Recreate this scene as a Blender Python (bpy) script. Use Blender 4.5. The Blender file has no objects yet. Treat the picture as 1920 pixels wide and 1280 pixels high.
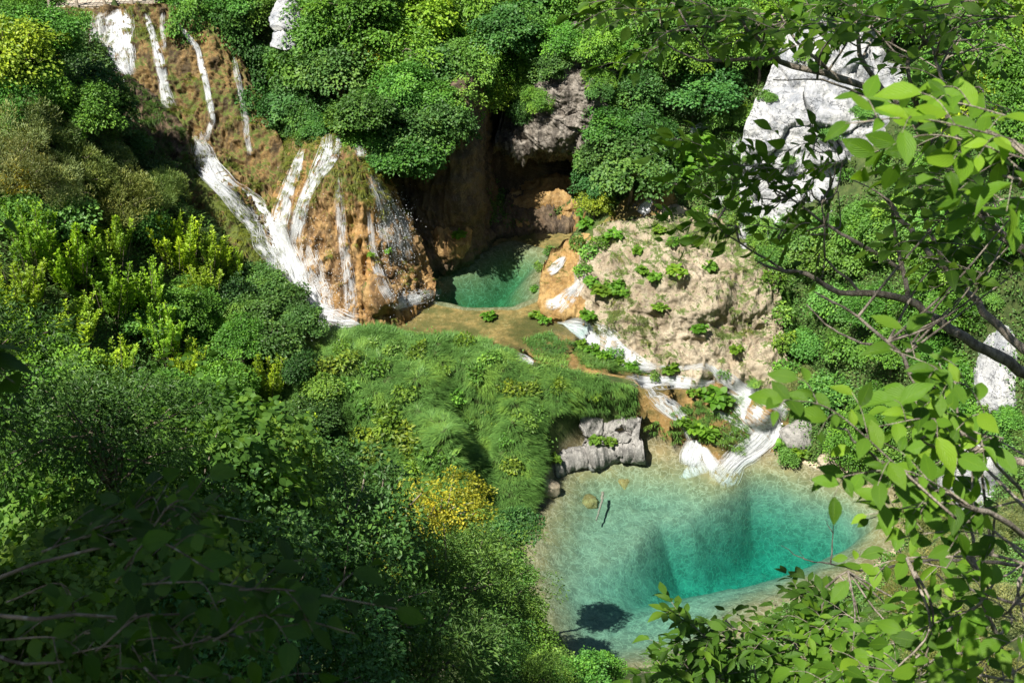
import bpy, math, random
import numpy as np
from mathutils import Vector
from mathutils.bvhtree import BVHTree
R = math.radians
rng = np.random.default_rng(7)
random.seed(7)
SC = bpy.context.scene
COL = SC.collection

# ------------------------------------------------------------------ camera
CAM_H, PITCH, F = 36.0, 32.0, 2501.0          # metres above the lower pool, degrees down, focal length in photo pixels
cam_d = bpy.data.cameras.new("camera")
cam_d.sensor_width = 23.6
cam_d.lens = F / 1920 * 23.6
cam_d.clip_start, cam_d.clip_end = 0.1, 600
cam_d.dof.use_dof = True
cam_d.dof.focus_distance = 48
cam_d.dof.aperture_fstop = 9.0
cam = bpy.data.objects.new("camera", cam_d)
COL.objects.link(cam)
cam.location = (0, 0, CAM_H)
cam.rotation_euler = (R(90 - PITCH), 0, 0)
SC.camera = cam

# ------------------------------------------------------------------ light
SUN_EL, SUN_AZ = R(57), math.atan2(-0.71, -0.70)         # high sun from the left, behind the camera
S = Vector((math.sin(SUN_AZ) * math.cos(SUN_EL), math.cos(SUN_AZ) * math.cos(SUN_EL), math.sin(SUN_EL)))
W = bpy.data.worlds.new("World")
SC.world = W
W.use_nodes = True
nt = W.node_tree
sky = nt.nodes.new("ShaderNodeTexSky")
sky.sky_type = 'NISHITA'
sky.sun_disc = False
sky.sun_elevation = SUN_EL
sky.sun_rotation = SUN_AZ % (2 * math.pi)
nt.links.new(sky.outputs[0], nt.nodes["Background"].inputs[0])
nt.nodes["Background"].inputs[1].default_value = 0.058
sun_d = bpy.data.lights.new("sun", 'SUN')
sun_d.energy = 5.0
sun_d.angle = R(0.5)
sun_d.color = (1.0, 0.95, 0.86)
sun = bpy.data.objects.new("sun", sun_d)
COL.objects.link(sun)
sun.location = (-40, -30, 90)
sun.rotation_euler = S.to_track_quat('Z', 'Y').to_euler()
SC.view_settings.view_transform = 'Standard'
SC.view_settings.look = 'None'
SC.view_settings.exposure = 0.95
SC.view_settings.gamma = 1.0
SC.cycles.max_bounces = 7
SC.cycles.diffuse_bounces = 3
SC.cycles.glossy_bounces = 2
SC.cycles.transmission_bounces = 4
SC.cycles.transparent_max_bounces = 16
SC.cycles.caustics_reflective = False
SC.cycles.caustics_refractive = False

# ------------------------------------------------------------------ helpers
CP, SP = math.cos(R(PITCH)), math.sin(R(PITCH))

def P(px, py, Y):                       # the place seen at a photo pixel, at horizontal distance Y
    u, v = (px - 960) / F, (640 - py) / F
    t = Y / (CP + v * SP)
    return np.array((t * u, Y, CAM_H + t * (-SP + v * CP)))

def T(px, py, z):                       # the place seen at a photo pixel, at height z
    v = (640 - py) / F
    Y = (z - CAM_H) / (-SP + v * CP) * (CP + v * SP)
    return P(px, py, Y)

def PS(px, py, s):                      # at slant (view axis) distance s
    u, v = (px - 960) / F, (640 - py) / F
    return np.array((s * u, s * (CP + v * SP), CAM_H + s * (-SP + v * CP)))

def proj(p):                            # back to photo pixels (labels only)
    x, y, z = p[0], p[1], p[2] - CAM_H
    s = y * CP - z * SP
    return 960 + F * x / s, 640 - F * (y * SP + z * CP) / s, s

_perm = np.random.default_rng(3).permutation(256)
_perm = np.concatenate([_perm, _perm, _perm])
_g = np.random.default_rng(4).normal(size=(256, 3)); _g /= np.linalg.norm(_g, axis=1)[:, None]

def noise(p):                           # gradient noise, p (N,3), about -1..1
    p = np.asarray(p, float)
    i = np.floor(p).astype(int); f = p - i
    w = f * f * f * (f * (f * 6 - 15) + 10)
    i &= 255
    out = 0
    for dx in (0, 1):
        for dy in (0, 1):
            for dz in (0, 1):
                h = _perm[_perm[_perm[(i[:, 0] + dx) & 255] + ((i[:, 1] + dy) & 255)] + ((i[:, 2] + dz) & 255)]
                d = f - (dx, dy, dz)
                n = (_g[h] * d).sum(1)
                wx = w[:, 0] if dx else 1 - w[:, 0]
                wy = w[:, 1] if dy else 1 - w[:, 1]
                wz = w[:, 2] if dz else 1 - w[:, 2]
                out = out + n * wx * wy * wz
    return out * 1.6

def fbm(p, octaves=4, gain=0.5, ridged=False):
    p = np.asarray(p, float); a = 1; t = 0; s = 0
    for k in range(octaves):
        n = noise(p * 2 ** k + 17.3 * k)
        if ridged: n = 1 - 2 * np.abs(n)
        s = s + a * n; t += a; a *= gain
    return s / t

def mesh(name, verts, faces, mat=None, smooth=True, attrs=None, uv=None):
    """faces: (N,3) or (N,4) array or a list of such arrays"""
    me = bpy.data.meshes.new(name)
    if not isinstance(faces, list): faces = [faces]
    faces = [np.asarray(f, np.int32) for f in faces if len(f)]
    verts = np.asarray(verts, np.float32)
    me.vertices.add(len(verts)); me.vertices.foreach_set("co", verts.ravel())
    loops = np.concatenate([f.ravel() for f in faces])
    tot = np.concatenate([np.full(len(f), f.shape[1], np.int32) for f in faces])
    st = np.concatenate([[0], np.cumsum(tot)[:-1]]).astype(np.int32)
    me.loops.add(len(loops)); me.loops.foreach_set("vertex_index", loops)
    me.polygons.add(len(tot)); me.polygons.foreach_set("loop_start", st); me.polygons.foreach_set("loop_total", tot)
    me.update(calc_edges=True)
    me.polygons.foreach_set("use_smooth", np.full(len(tot), bool(smooth)))
    for k, v in (attrs or {}).items():
        v = np.asarray(v, np.float32)
        if v.ndim == 1:
            a = me.attributes.new(k, 'FLOAT', 'POINT'); a.data.foreach_set("value", v)
        else:
            a = me.attributes.new(k, 'FLOAT_VECTOR', 'POINT'); a.data.foreach_set("vector", v.ravel())
    if mat: me.materials.append(mat)
    return me

def obj(name, me, parent=None, loc=None):
    o = bpy.data.objects.new(name, me)
    COL.objects.link(o)
    if parent: o.parent = parent
    if loc is not None: o.location = loc
    return o

def tag(o, label=None, cat=None, group=None, kind=None):
    if label: o["label"] = label
    if cat: o["category"] = cat
    if group: o["group"] = group
    if kind: o["kind"] = kind
    return o

def empty(name, loc, label, cat, group=None):
    o = bpy.data.objects.new(name, None); o.empty_display_size = 0.3
    COL.objects.link(o); o.location = loc
    return tag(o, label, cat, group)

SURF_V, SURF_F, _cnt = [], [], [0]      # everything solid that water and plants can lie on
def solid(v, f):
    SURF_V.append(np.asarray(v, np.float32)); SURF_F.append(np.asarray(f) + _cnt[0]); _cnt[0] += len(v)

def gridf(nu, nv, off=0):
    i = np.arange(nv - 1)[:, None] * nu + np.arange(nu - 1)[None]
    i = i.ravel() + off
    return np.stack([i, i + nu, i + nu + 1, i + 1], 1)

def crom(pts, n):                       # Catmull-Rom through pts (K,D) -> n samples
    pts = np.asarray(pts, float); K = len(pts)
    t = np.linspace(0, K - 1, n); i = np.minimum(t.astype(int), K - 2); f = (t - i)[:, None]
    g = lambda k: pts[np.clip(k, 0, K - 1)]
    p0, p1, p2, p3 = g(i - 1), g(i), g(i + 1), g(i + 2)
    p0 = np.where((i == 0)[:, None], 2 * p1 - p2, p0); p3 = np.where((i == K - 2)[:, None], 2 * p2 - p1, p3)
    return 0.5 * (2 * p1 + (p2 - p0) * f + (2 * p0 - 5 * p1 + 4 * p2 - p3) * f * f + (3 * p1 - p0 - 3 * p2 + p3) * f ** 3)

def inpoly(x, y, poly):
    poly = np.asarray(poly)[:, :2]; ins = np.zeros(np.shape(x), bool)
    for (x0, y0), (x1, y1) in zip(poly, np.roll(poly, -1, 0)):
        if y0 == y1: continue
        c = ((y0 > y) != (y1 > y)) & (x < (x1 - x0) * (y - y0) / (y1 - y0) + x0)
        ins ^= c
    return ins

def sdist(x, y, poly):                  # signed distance, positive inside
    poly = np.asarray(poly)[:, :2]; d = np.full(np.shape(x), 1e9)
    for (x0, y0), (x1, y1) in zip(poly, np.roll(poly, -1, 0)):
        ex, ey = x1 - x0, y1 - y0
        t = np.clip(((x - x0) * ex + (y - y0) * ey) / (ex * ex + ey * ey + 1e-9), 0, 1)
        d = np.minimum(d, np.hypot(x - x0 - t * ex, y - y0 - t * ey))
    return np.where(inpoly(x, y, poly), d, -d)

def sstep(a, b, x):
    t = np.clip((x - a) / (b - a), 0, 1); return t * t * (3 - 2 * t)

def tube(path, radii, n=6, cap=True):
    path = np.asarray(path, float); K = len(path); radii = np.broadcast_to(radii, (K,))
    tn = np.gradient(path, axis=0); tn /= np.linalg.norm(tn, axis=1)[:, None] + 1e-9
    ref = np.array((0.13, 0.31, 0.94)) if abs(tn[0][2]) < 0.8 else np.array((1.0, 0.1, 0.05))
    a = np.cross(tn, ref); a /= np.linalg.norm(a, axis=1)[:, None] + 1e-9
    b = np.cross(tn, a)
    th = np.linspace(0, 2 * np.pi, n, endpoint=False)
    v = path[:, None] + radii[:, None, None] * (a[:, None] * np.cos(th)[None, :, None] + b[:, None] * np.sin(th)[None, :, None])
    i = np.arange(K - 1)[:, None] * n; j = np.arange(n)[None]; k = (j + 1) % n
    f = np.stack([i + j, i + k, i + n + k, i + n + j], -1).reshape(-1, 4)
    return v.reshape(-1, 3), f

class MB:                               # collects pieces of one mesh
    def __init__(s): s.v, s.f4, s.f3, s.c, s.a = [], [], [], 0, []
    def add(s, v, f, a=None):
        v = np.asarray(v, float); f = np.asarray(f)
        if not len(f): return
        (s.f4 if f.shape[1] == 4 else s.f3).append(f + s.c); s.v.append(v); s.c += len(v)
        s.a.append(np.full(len(v), 0.0) if a is None else np.broadcast_to(a, (len(v),)))
    def me(s, name, mat, smooth=True, **kw):
        fs = [np.concatenate(x) for x in (s.f4, s.f3) if x]
        return mesh(name, np.concatenate(s.v), fs, mat, smooth, {"tone": np.concatenate(s.a)}, **kw)

# ------------------------------------------------------------------ materials
def newmat(name):
    m = bpy.data.materials.new(name); m.use_nodes = True
    t = m.node_tree
    for n in list(t.nodes): t.nodes.remove(n)
    out = t.nodes.new("ShaderNodeOutputMaterial")
    return m, t, out

class N:                                # small node-graph helper
    def __init__(s, t): s.t = t
    def n(s, kind, **kw):
        x = s.t.nodes.new("ShaderNode" + kind)
        for k, v in kw.items(): setattr(x, k, v)
        return x
    def link(s, a, b): s.t.links.new(a, b)
    def val(s, sock, v):
        if hasattr(v, "is_output"): s.link(v, sock)
        else: sock.default_value = v
    def noise(s, scale, detail=4, rough=0.55, vec=None, stretch=None, off=0.0):
        x = s.n("TexNoise"); x.inputs["Scale"].default_value = scale
        x.inputs["Detail"].default_value = detail; x.inputs["Roughness"].default_value = rough
        vec = vec or s.pos()
        if stretch or off:
            m = s.n("Mapping"); m.inputs["Scale"].default_value = stretch or (1, 1, 1); m.inputs["Location"].default_value = (off, off * 1.7, off * .6)
            s.link(vec, m.inputs[0]); vec = m.outputs[0]
        s.link(vec, x.inputs["Vector"]); return x.outputs[0]
    def voro(s, scale, feature='F1', stretch=None, rnd=1.0, out=0):
        x = s.n("TexVoronoi"); x.feature = feature; x.inputs["Scale"].default_value = scale
        if "Randomness" in x.inputs: x.inputs["Randomness"].default_value = rnd
        vec = s.pos()
        if stretch:
            m = s.n("Mapping"); m.inputs["Scale"].default_value = stretch; s.link(vec, m.inputs[0]); vec = m.outputs[0]
        s.link(vec, x.inputs["Vector"]); return x.outputs[out]
    def pos(s):
        if not hasattr(s, "_p"): s._p = s.n("NewGeometry")
        return s._p.outputs["Position"]
    def normal(s): s.pos(); return s._p.outputs["Normal"]
    def attr(s, name, vec=False):
        x = s.n("Attribute"); x.attribute_name = name; return x.outputs["Vector" if vec else "Fac"]
    def ramp(s, fac, lo, hi, a=0.0, b=1.0):
        x = s.n("MapRange"); x.interpolation_type = 'SMOOTHSTEP'
        s.link(fac, x.inputs[0])
        x.inputs[1].default_value, x.inputs[2].default_value, x.inputs[3].default_value, x.inputs[4].default_value = lo, hi, a, b
        return x.outputs[0]
    def mix(s, fac, a, b, mode='MIX'):
        x = s.n("Mix", data_type='RGBA', blend_type=mode)
        s.val(x.inputs[0], fac)
        for sock, c in ((x.inputs[6], a), (x.inputs[7], b)):
            s.val(sock, c if hasattr(c, "is_output") else (*c, 1.0))
        return x.outputs[2]
    def math(s, op, a, b=0.5):
        x = s.n("Math", operation=op); s.val(x.inputs[0], a); s.val(x.inputs[1], b); return x.outputs[0]
    def sep(s, v):
        x = s.n("SeparateXYZ"); s.link(v, x.inputs[0]); return x.outputs
    def bump(s, h, strength=0.6, dist=0.05, nrm=None):
        x = s.n("Bump"); x.inputs["Strength"].default_value = strength; x.inputs["Distance"].default_value = dist
        s.link(h, x.inputs["Height"])
        if nrm: s.link(nrm, x.inputs["Normal"])
        return x.outputs[0]
    def pbr(s, col, rough=0.9, nrm=None, spec=0.3):
        x = s.n("BsdfPrincipled"); s.val(x.inputs["Base Color"], col if hasattr(col, "is_output") else (*col, 1))
        s.val(x.inputs["Roughness"], rough); x.inputs["Specular IOR Level"].default_value = spec
        if nrm: s.link(nrm, x.inputs["Normal"])
        return x
    def mixs(s, fac, a, b):
        x = s.n("MixShader"); s.val(x.inputs[0], fac); s.link(a, x.inputs[1]); s.link(b, x.inputs[2]); return x.outputs[0]

def leaf_mat(name, trans=0.32, rough=0.45, veins=False, spec=0.35):
    """leaf colour = the plant's own colour, varied leaf by leaf"""
    m, t, out = newmat(name); g = N(t)
    oi = g.n("ObjectInfo")
    tone = g.attr("tone")
    base = oi.outputs["Color"]
    dark = g.mix(1.0, base, (0.46, 0.52, 0.34), 'MULTIPLY')
    lite = g.mix(1.0, base, (1.75, 1.45, 1.1), 'MULTIPLY')
    c = g.mix(g.ramp(tone, -1.0, 0.0), dark, base)
    c = g.mix(g.ramp(tone, 0.0, 1.0), c, lite)
    nrm = None
    if veins:
        uv = g.sep(g.attr("leafuv", True))
        w = g.n("TexWave"); w.inputs["Scale"].default_value = 2.2; w.inputs["Distortion"].default_value = 0
        cmb = g.n("CombineXYZ")
        g.link(g.math('SUBTRACT', uv[0], g.math('MULTIPLY', g.math('ABSOLUTE', uv[1], 0), 0.6)), cmb.inputs[0])
        g.link(cmb.outputs[0], w.inputs["Vector"])
        mid = g.ramp(g.math('ABSOLUTE', uv[1], 0), 0.0, 0.05, 1, 0)
        c = g.mix(g.math('MULTIPLY', mid, 0.5), c, lite)
        c = g.mix(g.math('MULTIPLY', g.ramp(w.outputs[1], .6, 1), 0.16), c, dark)
        nrm = g.bump(w.outputs[1], 0.35, 0.003)
    b = g.pbr(c, rough, nrm, spec)
    tr = g.n("BsdfTranslucent")
    g.link(g.mix(1.0, c, (1.25, 1.2, 0.55), 'MULTIPLY'), tr.inputs[0])
    g.link(g.mixs(trans, b.outputs[0], tr.outputs[0]), out.inputs[0])
    return m
M = {}
M['leaf'] = leaf_mat("leaf", 0.3, 0.5)
M['nearleaf'] = leaf_mat("broad_leaf", 0.48, 0.5, True, 0.25)
M['grass'] = leaf_mat("grass_blade", 0.25, 0.5, False, 0.25)

def bark_mat(name, a, b, sc=9):
    m, t, out = newmat(name); g = N(t)
    n = g.noise(sc, 5, 0.65, stretch=(1, 1, .35)); n2 = g.noise(sc * 5, 3)
    c = g.mix(g.ramp(n, .35, .65), a, b)
    c = g.mix(g.math('MULTIPLY', g.ramp(n2, .55, .7), .6), c, (0.42, 0.40, 0.34))
    g.link(g.pbr(c, .9, g.bump(n2, .6, .02), .2).outputs[0], out.inputs[0]); return m
M['bark'] = bark_mat("bark", (.07, .055, .04), (.24, .20, .15))
M['barkpale'] = bark_mat("pale_bark", (.12, .10, .075), (.36, .31, .25), 30)

def rock_mat(name, cols, moss, pale, moss_lo, wet=0.8, sc=1.0, vstretch=.35, cracks=0.5, stain=0.0):
    """cols three stone colours, moss colour, moss grows where the mask attribute says so"""
    m, t, out = newmat(name); g = N(t)
    big = g.noise(0.55 * sc, 5, .6, stretch=(1, 1, vstretch)); mid = g.noise(2.3 * sc, 6, .65, stretch=(1, 1, vstretch * .8), off=3)
    fine = g.noise(11 * sc, 5, .7, off=9); vf = g.noise(34 * sc, 3, .6, off=4)
    c = g.mix(g.ramp(big, .38, .62), cols[0], cols[1])
    c = g.mix(g.ramp(mid, .42, .66), c, cols[2])
    c = g.mix(g.math('MULTIPLY', g.ramp(fine, .52, .72), .55), c, pale)
    if cracks:
        for cs, st, of, wd in ((.8, (1, 1, 1.8), 21, .012), (1.9, (1.3, 1, .8), 27, .010)):
            cr = g.math('ABSOLUTE', g.math('SUBTRACT', g.noise(cs * sc, 5, .62, stretch=st, off=of), .5), 0)
            c = g.mix(g.math('MULTIPLY', g.ramp(cr, wd * .3, wd, 1, 0), cracks), c, tuple(x * .3 for x in cols[1]))
    if stain:
        sn = g.noise(1.5 * sc, 5, .6, stretch=(1.6, 1.6, .10), off=13)
        c = g.mix(g.math('MULTIPLY', g.ramp(sn, .47, .62), stain), c, tuple(x * .30 for x in cols[1]))
    ms = g.attr("mask")
    mf = g.math('ADD', ms, g.math('MULTIPLY', g.math('SUBTRACT', mid, .5), 1.6))
    mf = g.math('ADD', mf, g.math('MULTIPLY', g.math('SUBTRACT', fine, .5), .9))
    mc = g.mix(g.ramp(fine, .35, .65), tuple(x * .55 for x in moss), moss)
    mc = g.mix(g.math('MULTIPLY', g.ramp(vf, .5, .7), .5), mc, tuple(x * 1.7 for x in moss))
    c = g.mix(g.ramp(mf, moss_lo, moss_lo + .25), c, mc)
    h = g.math('ADD', g.math('MULTIPLY', fine, .6), g.math('MULTIPLY', vf, .35))
    h = g.math('ADD', h, g.math('MULTIPLY', mid, .8))
    g.link(g.pbr(c, wet, g.bump(h, .8, .12), .35).outputs[0], out.inputs[0])
    return m
M['tufa'] = rock_mat("tufa", ((.34, .19, .06), (.15, .085, .035), (.42, .27, .11)), (.10, .125, .02), (.55, .42, .26), .55, .62, stain=.7)
M['tufamossy'] = rock_mat("mossy_tufa", ((.22, .135, .042), (.095, .062, .025), (.30, .195, .08)), (.10, .13, .018), (.44, .35, .20), .30, .62, stain=.75)
M['cave'] = rock_mat("cave_rock", ((.115, .075, .042), (.05, .036, .024), (.16, .115, .07)), (.04, .06, .012), (.26, .22, .18), .7, .8)  # tufa tones darkened to carry the deep shade of the recess
M['hollow'] = rock_mat("hollowed_rock", ((.20, .175, .145), (.075, .06, .045), (.30, .27, .23)), (.06, .085, .02), (.42, .40, .36), .75, .85, .9, .6, .7, stain=.6)
M['travertine'] = rock_mat("travertine", ((.40, .335, .24), (.29, .23, .155), (.50, .43, .32)), (.10, .15, .03), (.58, .51, .41), .5, .95, stain=.35)
M['lime'] = rock_mat("limestone", ((.40, .405, .415), (.26, .275, .30), (.50, .50, .49)), (.17, .17, .06), (.55, .545, .53), .8, .85, 1.0, 1.0, .9)
M['greyrock'] = rock_mat("grey_rock", ((.30, .29, .27), (.17, .165, .155), (.40, .385, .36)), (.10, .14, .03), (.56, .54, .50), .6, .9, 1.6, .7, .6)
M['ledge'] = rock_mat("wet_ledge", ((.34, .20, .065), (.22, .13, .045), (.42, .28, .11)), (.10, .13, .02), (.55, .43, .26), .65, .45)

def ground_mat():
    m, t, out = newmat("ground"); g = N(t)
    mk = g.sep(g.attr("mask", True))     # x wet travertine, y pool bed, z bare pale shore
    big = g.noise(.5, 5, .6); mid = g.noise(2.2, 6, .65, off=2); fine = g.noise(9, 5, .7, off=5); vf = g.noise(30, 3, .6)
    soil = g.mix(g.ramp(mid, .4, .62), (.035, .06, .014), (.07, .10, .025))
    soil = g.mix(g.math('MULTIPLY', g.ramp(fine, .55, .7), .6), soil, (.13, .11, .06))
    wet = g.mix(g.ramp(mid, .4, .6), (.33, .20, .07), (.19, .125, .04))
    wet = g.mix(g.math('MULTIPLY', g.ramp(fine, .5, .7), .6), wet, (.50, .37, .18))
    wet = g.mix(g.math('MULTIPLY', g.ramp(big, .47, .6), .75), wet, (.085, .085, .022))
    peb = g.voro(3.6, 'F1', None, 1.0, 1); pd = g.voro(3.6, 'DISTANCE_TO_EDGE')
    sp = g.sep(peb)[0]
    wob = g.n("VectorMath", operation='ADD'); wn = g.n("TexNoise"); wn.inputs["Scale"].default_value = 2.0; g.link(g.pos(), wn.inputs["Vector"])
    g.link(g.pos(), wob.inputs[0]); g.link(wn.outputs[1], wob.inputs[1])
    caustic_net = g.n("TexVoronoi"); caustic_net.feature = 'DISTANCE_TO_EDGE'; caustic_net.inputs["Scale"].default_value = 2.6; g.link(wob.outputs[0], caustic_net.inputs["Vector"])
    bed = g.mix(g.ramp(mid, .38, .64), (.19, .17, .085), (.115, .11, .05))
    bed = g.mix(g.math('MULTIPLY', sp, .4), bed, (.28, .245, .14))
    bed = g.mix(g.math('MULTIPLY', g.ramp(big, .5, .62), .45), bed, (.27, .20, .085))
    deepbed = g.mix(g.ramp(mid, .4, .62), (.25, .235, .17), (.17, .16, .115))
    bed = g.mix(mk[2], bed, deepbed)
    bed = g.mix(g.ramp(caustic_net.outputs[0], 0, .09, .5, 0), bed, (.40, .37, .25))  # pale net painted into the bed, standing in for rippling caustic light
    pale = g.mix(g.ramp(fine, .4, .65), (.52, .44, .32), (.36, .28, .18))
    c = g.mix(g.ramp(g.math('ADD', mk[2], g.math('MULTIPLY', g.math('SUBTRACT', mid, .5), 1.2)), .4, .6), soil, pale)
    c = g.mix(g.ramp(g.math('ADD', mk[0], g.math('MULTIPLY', g.math('SUBTRACT', fine, .5), .8)), .4, .6), c, wet)
    c = g.mix(g.ramp(mk[1], .3, .7), c, bed)
    h = g.math('ADD', g.math('MULTIPLY', fine, .7), g.math('MULTIPLY', vf, .3))
    g.link(g.pbr(c, .85, g.bump(h, .8, .1), .3).outputs[0], out.inputs[0]); return m
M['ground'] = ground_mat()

def water_mat(name, dens, col, bump_sc=2.4, bump=.5, clear=1.0):
    m, t, out = newmat(name); g = N(t)
    n1 = g.noise(bump_sc, 3, .5); n2 = g.noise(bump_sc * 3.3, 2, .5, off=3)
    nr = g.bump(g.math('ADD', n1, g.math('MULTIPLY', n2, .4)), bump, .06)
    fr = g.n("Fresnel"); fr.inputs[0].default_value = 1.33; g.link(nr, fr.inputs[1])
    tr = g.n("BsdfTransparent"); tr.inputs[0].default_value = (clear, clear, clear, 1)
    gl = g.n("BsdfGlossy"); gl.inputs["Roughness"].default_value = .04; g.link(nr, gl.inputs["Normal"])
    g.link(g.mixs(fr.outputs[0], tr.outputs[0], gl.outputs[0]), out.inputs[0])
    if dens:
        va = g.n("VolumeAbsorption"); va.inputs[0].default_value = (*col, 1); va.inputs[1].default_value = dens
        g.link(va.outputs[0], out.inputs[1])
    return m
M['pool'] = water_mat("pool_water", .34, (.03, .86, .84))
M['upool'] = water_mat("upper_pool_water", .42, (.14, .78, .66))
M['film'] = water_mat("shallow_water", 0, (1, 1, 1), 3.0, .5, .92)

def foam_mat(name, lo, hi):
    """white broken water; denser and thinner along the flow"""
    m, t, out = newmat(name); g = N(t)
    uv = g.attr("flow", True)            # x across in metres, y along in metres
    a = g.noise(3.0, 4, .65, vec=uv, stretch=(1.6, .35, .001)); b = g.noise(11, 3, .6, vec=uv, stretch=(1.5, .5, .001), off=2)
    f = g.math('ADD', g.math('MULTIPLY', a, .6), g.math('MULTIPLY', b, .4))
    al = g.math('MULTIPLY', g.ramp(f, .36, .60, lo, hi), g.ramp(g.sep(uv)[2], 0, .6))
    fc = g.mix(g.ramp(f, .40, .58), (.62, .66, .68), (.82, .83, .84))
    d = g.n("BsdfDiffuse"); g.link(fc, d.inputs[0])
    tl = g.n("BsdfTranslucent"); g.link(fc, tl.inputs[0])
    tp = g.n("BsdfTransparent")
    g.link(g.mixs(al, tp.outputs[0], g.mixs(.35, d.outputs[0], tl.outputs[0])), out.inputs[0]); return m
M['foam'] = foam_mat("white_water", .70, 1.0)
M['strand'] = foam_mat("water_strand", .18, .58)
M['veil'] = foam_mat("thin_falling_water", .14, .55)

def wood_mat():
    m, t, out = newmat("weathered_wood"); g = N(t)
    n = g.noise(5, 4, .6, stretch=(1, 6, 6))
    g.link(g.pbr(g.mix(g.ramp(n, .35, .65), (.30, .25, .19), (.50, .44, .36)), .9).outputs[0], out.inputs[0]); return m
M['wood'] = wood_mat()

# ------------------------------------------------------------------ terrain
LOWER = [T(px, py, 0) for px, py in ((1022,915),(1045,872),(1085,848),(1180,838),(1290,850),(1350,872),(1400,850),(1470,852),(1530,880),(1600,895),(1680,935),
         (1690,1010),(1620,1075),(1510,1120),(1430,1155),(1390,1195),(1300,1250),(1150,1275),(1020,1250),(985,1150),(965,1060),(985,980))]
DEEP = [T(px, py, 0) for px, py in ((1345,915),(1390,860),(1470,880),(1600,920),(1650,980),(1540,1010),(1420,1060),(1290,1080),(1180,1110),(1120,1100),(1190,1010),(1240,945),(1300,940))]
UPPER = [T(px, py, 4) for px, py in ((770,505),(820,488),(885,478),(930,435),(1000,425),(1078,418),(1090,455),(1005,500),(1010,552),(1035,580),(1100,602),(1060,645),(950,648),(800,628),(690,612),(600,612),(600,590),(735,575),(790,560))]
UDEEP = [T(px, py, 4) for px, py in ((805,500),(890,485),(960,455),(1020,470),(995,505),(1000,545),(960,560),(870,560),(805,545))]
STREAM = [T(*p) for p in ((1030,570,3.9),(1110,600,3.8),(1180,650,3.4),(1240,680,3.0),(1330,675,2.9),(1400,715,2.3),(1480,780,1.2),(1475,830,.6),(1400,870,0),(1350,870,.05),(1290,870,.05),(1250,800,1.2),(1200,760,2.6),(1190,725,2.9),(1000,690,3.5),(920,655,3.9),(960,600,3.9))]
BACKSTREAM = [T(*p) for p in ((1250,345,8),(1260,365,7.6),(1270,395,7.2),(1180,400,6.6),(1110,430,5.8),(1120,470,5.3),(1100,520,4.7),(1040,570,4.0),(1000,520,4.1),(1040,470,4.9),(1090,440,5.6),(1170,380,6.8))]

ctrl = []
def cp(*pts):
    for p in pts: ctrl.append(T(*p))
for x in (-45, -32, -22, -14, -7, 0, 6, 12, 20, 32, 45):
    for Y, z in ((-30, 44), (-8, 38.5), (0, 33.6), (6, 27), (12, 20.5), (20, 13), (27, 6.8)):
        e = max(0, -x - 8) * (.42 if Y < 13 else .30) + max(0, x - 11) * .5
        ctrl.append(np.array((x, Y, z + e)))
for x in (-1, 4, 9): ctrl.append(np.array((x, 31.5, 2.6)))
for x in (-60, -40, -25, -12, 0, 12, 25, 40, 60):
    for Y, z in ((70, 19), (78, 26), (92, 38), (130, 60)): ctrl.append(np.array((x, Y, z)))
for Y, z in ((30, 14), (45, 15), (58, 17)):
    ctrl.append(np.array((-40, Y, z))); ctrl.append(np.array((-60, Y, z + 12))); ctrl.append(np.array((40, Y, z + 4))); ctrl.append(np.array((60, Y, z + 14)))
# left hillside
cp((0,330,12.8),(0,500,10.6),(0,700,8),(150,350,11),(150,500,9),(200,650,6.8),(350,400,8.8),(350,520,6.5),(400,650,4.5),(480,560,4.6),(560,640,4.2),
   (0,150,15.5),(110,130,15),(0,30,16),(185,200,12.6),(300,400,8.6),(-150,200,15.5),(-150,500,12))
# grass mound and shelf
cp((620,645,4.3),(700,640,4.3),(800,645,4.25),(900,655,4.2),(600,720,4.0),(700,720,4.1),(800,720,4.1),(900,720,3.7),(1000,710,3.6),(1100,720,3.4),(1180,735,3.15),
   (640,800,3.0),(740,790,3.6),(805,790,4.0),(800,880,2.8),(855,880,3.2),(846,840,3.8),(832,790,4.1),(893,830,1.0),(925,880,.4),(960,800,2.9),(985,860,1.8),(960,760,3.3),(1010,850,1.2),(900,960,.6),(960,1000,.3),(950,1100,.3),
   (700,900,1.0),(650,870,1.3),(600,950,1.5),(700,1000,1.4),(800,1000,.9),(860,960,.7),(1060,750,3.1),(1150,752,3.0))
cp((700,600,3.9),(800,600,3.85),(900,600,3.85),(1000,600,3.85),(1080,605,3.75))
# stream steps
cp((1110,625,3.65),(1160,660,3.3),(1220,690,3.0),(1330,690,2.9),(1250,725,2.8),(1320,730,2.5),(1380,725,2.2),(1420,770,1.6),(1450,800,.9),(1230,760,2.4),(1260,820,1.0),(1340,790,1.5),(1300,845,.3),(1380,845,.4))
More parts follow.
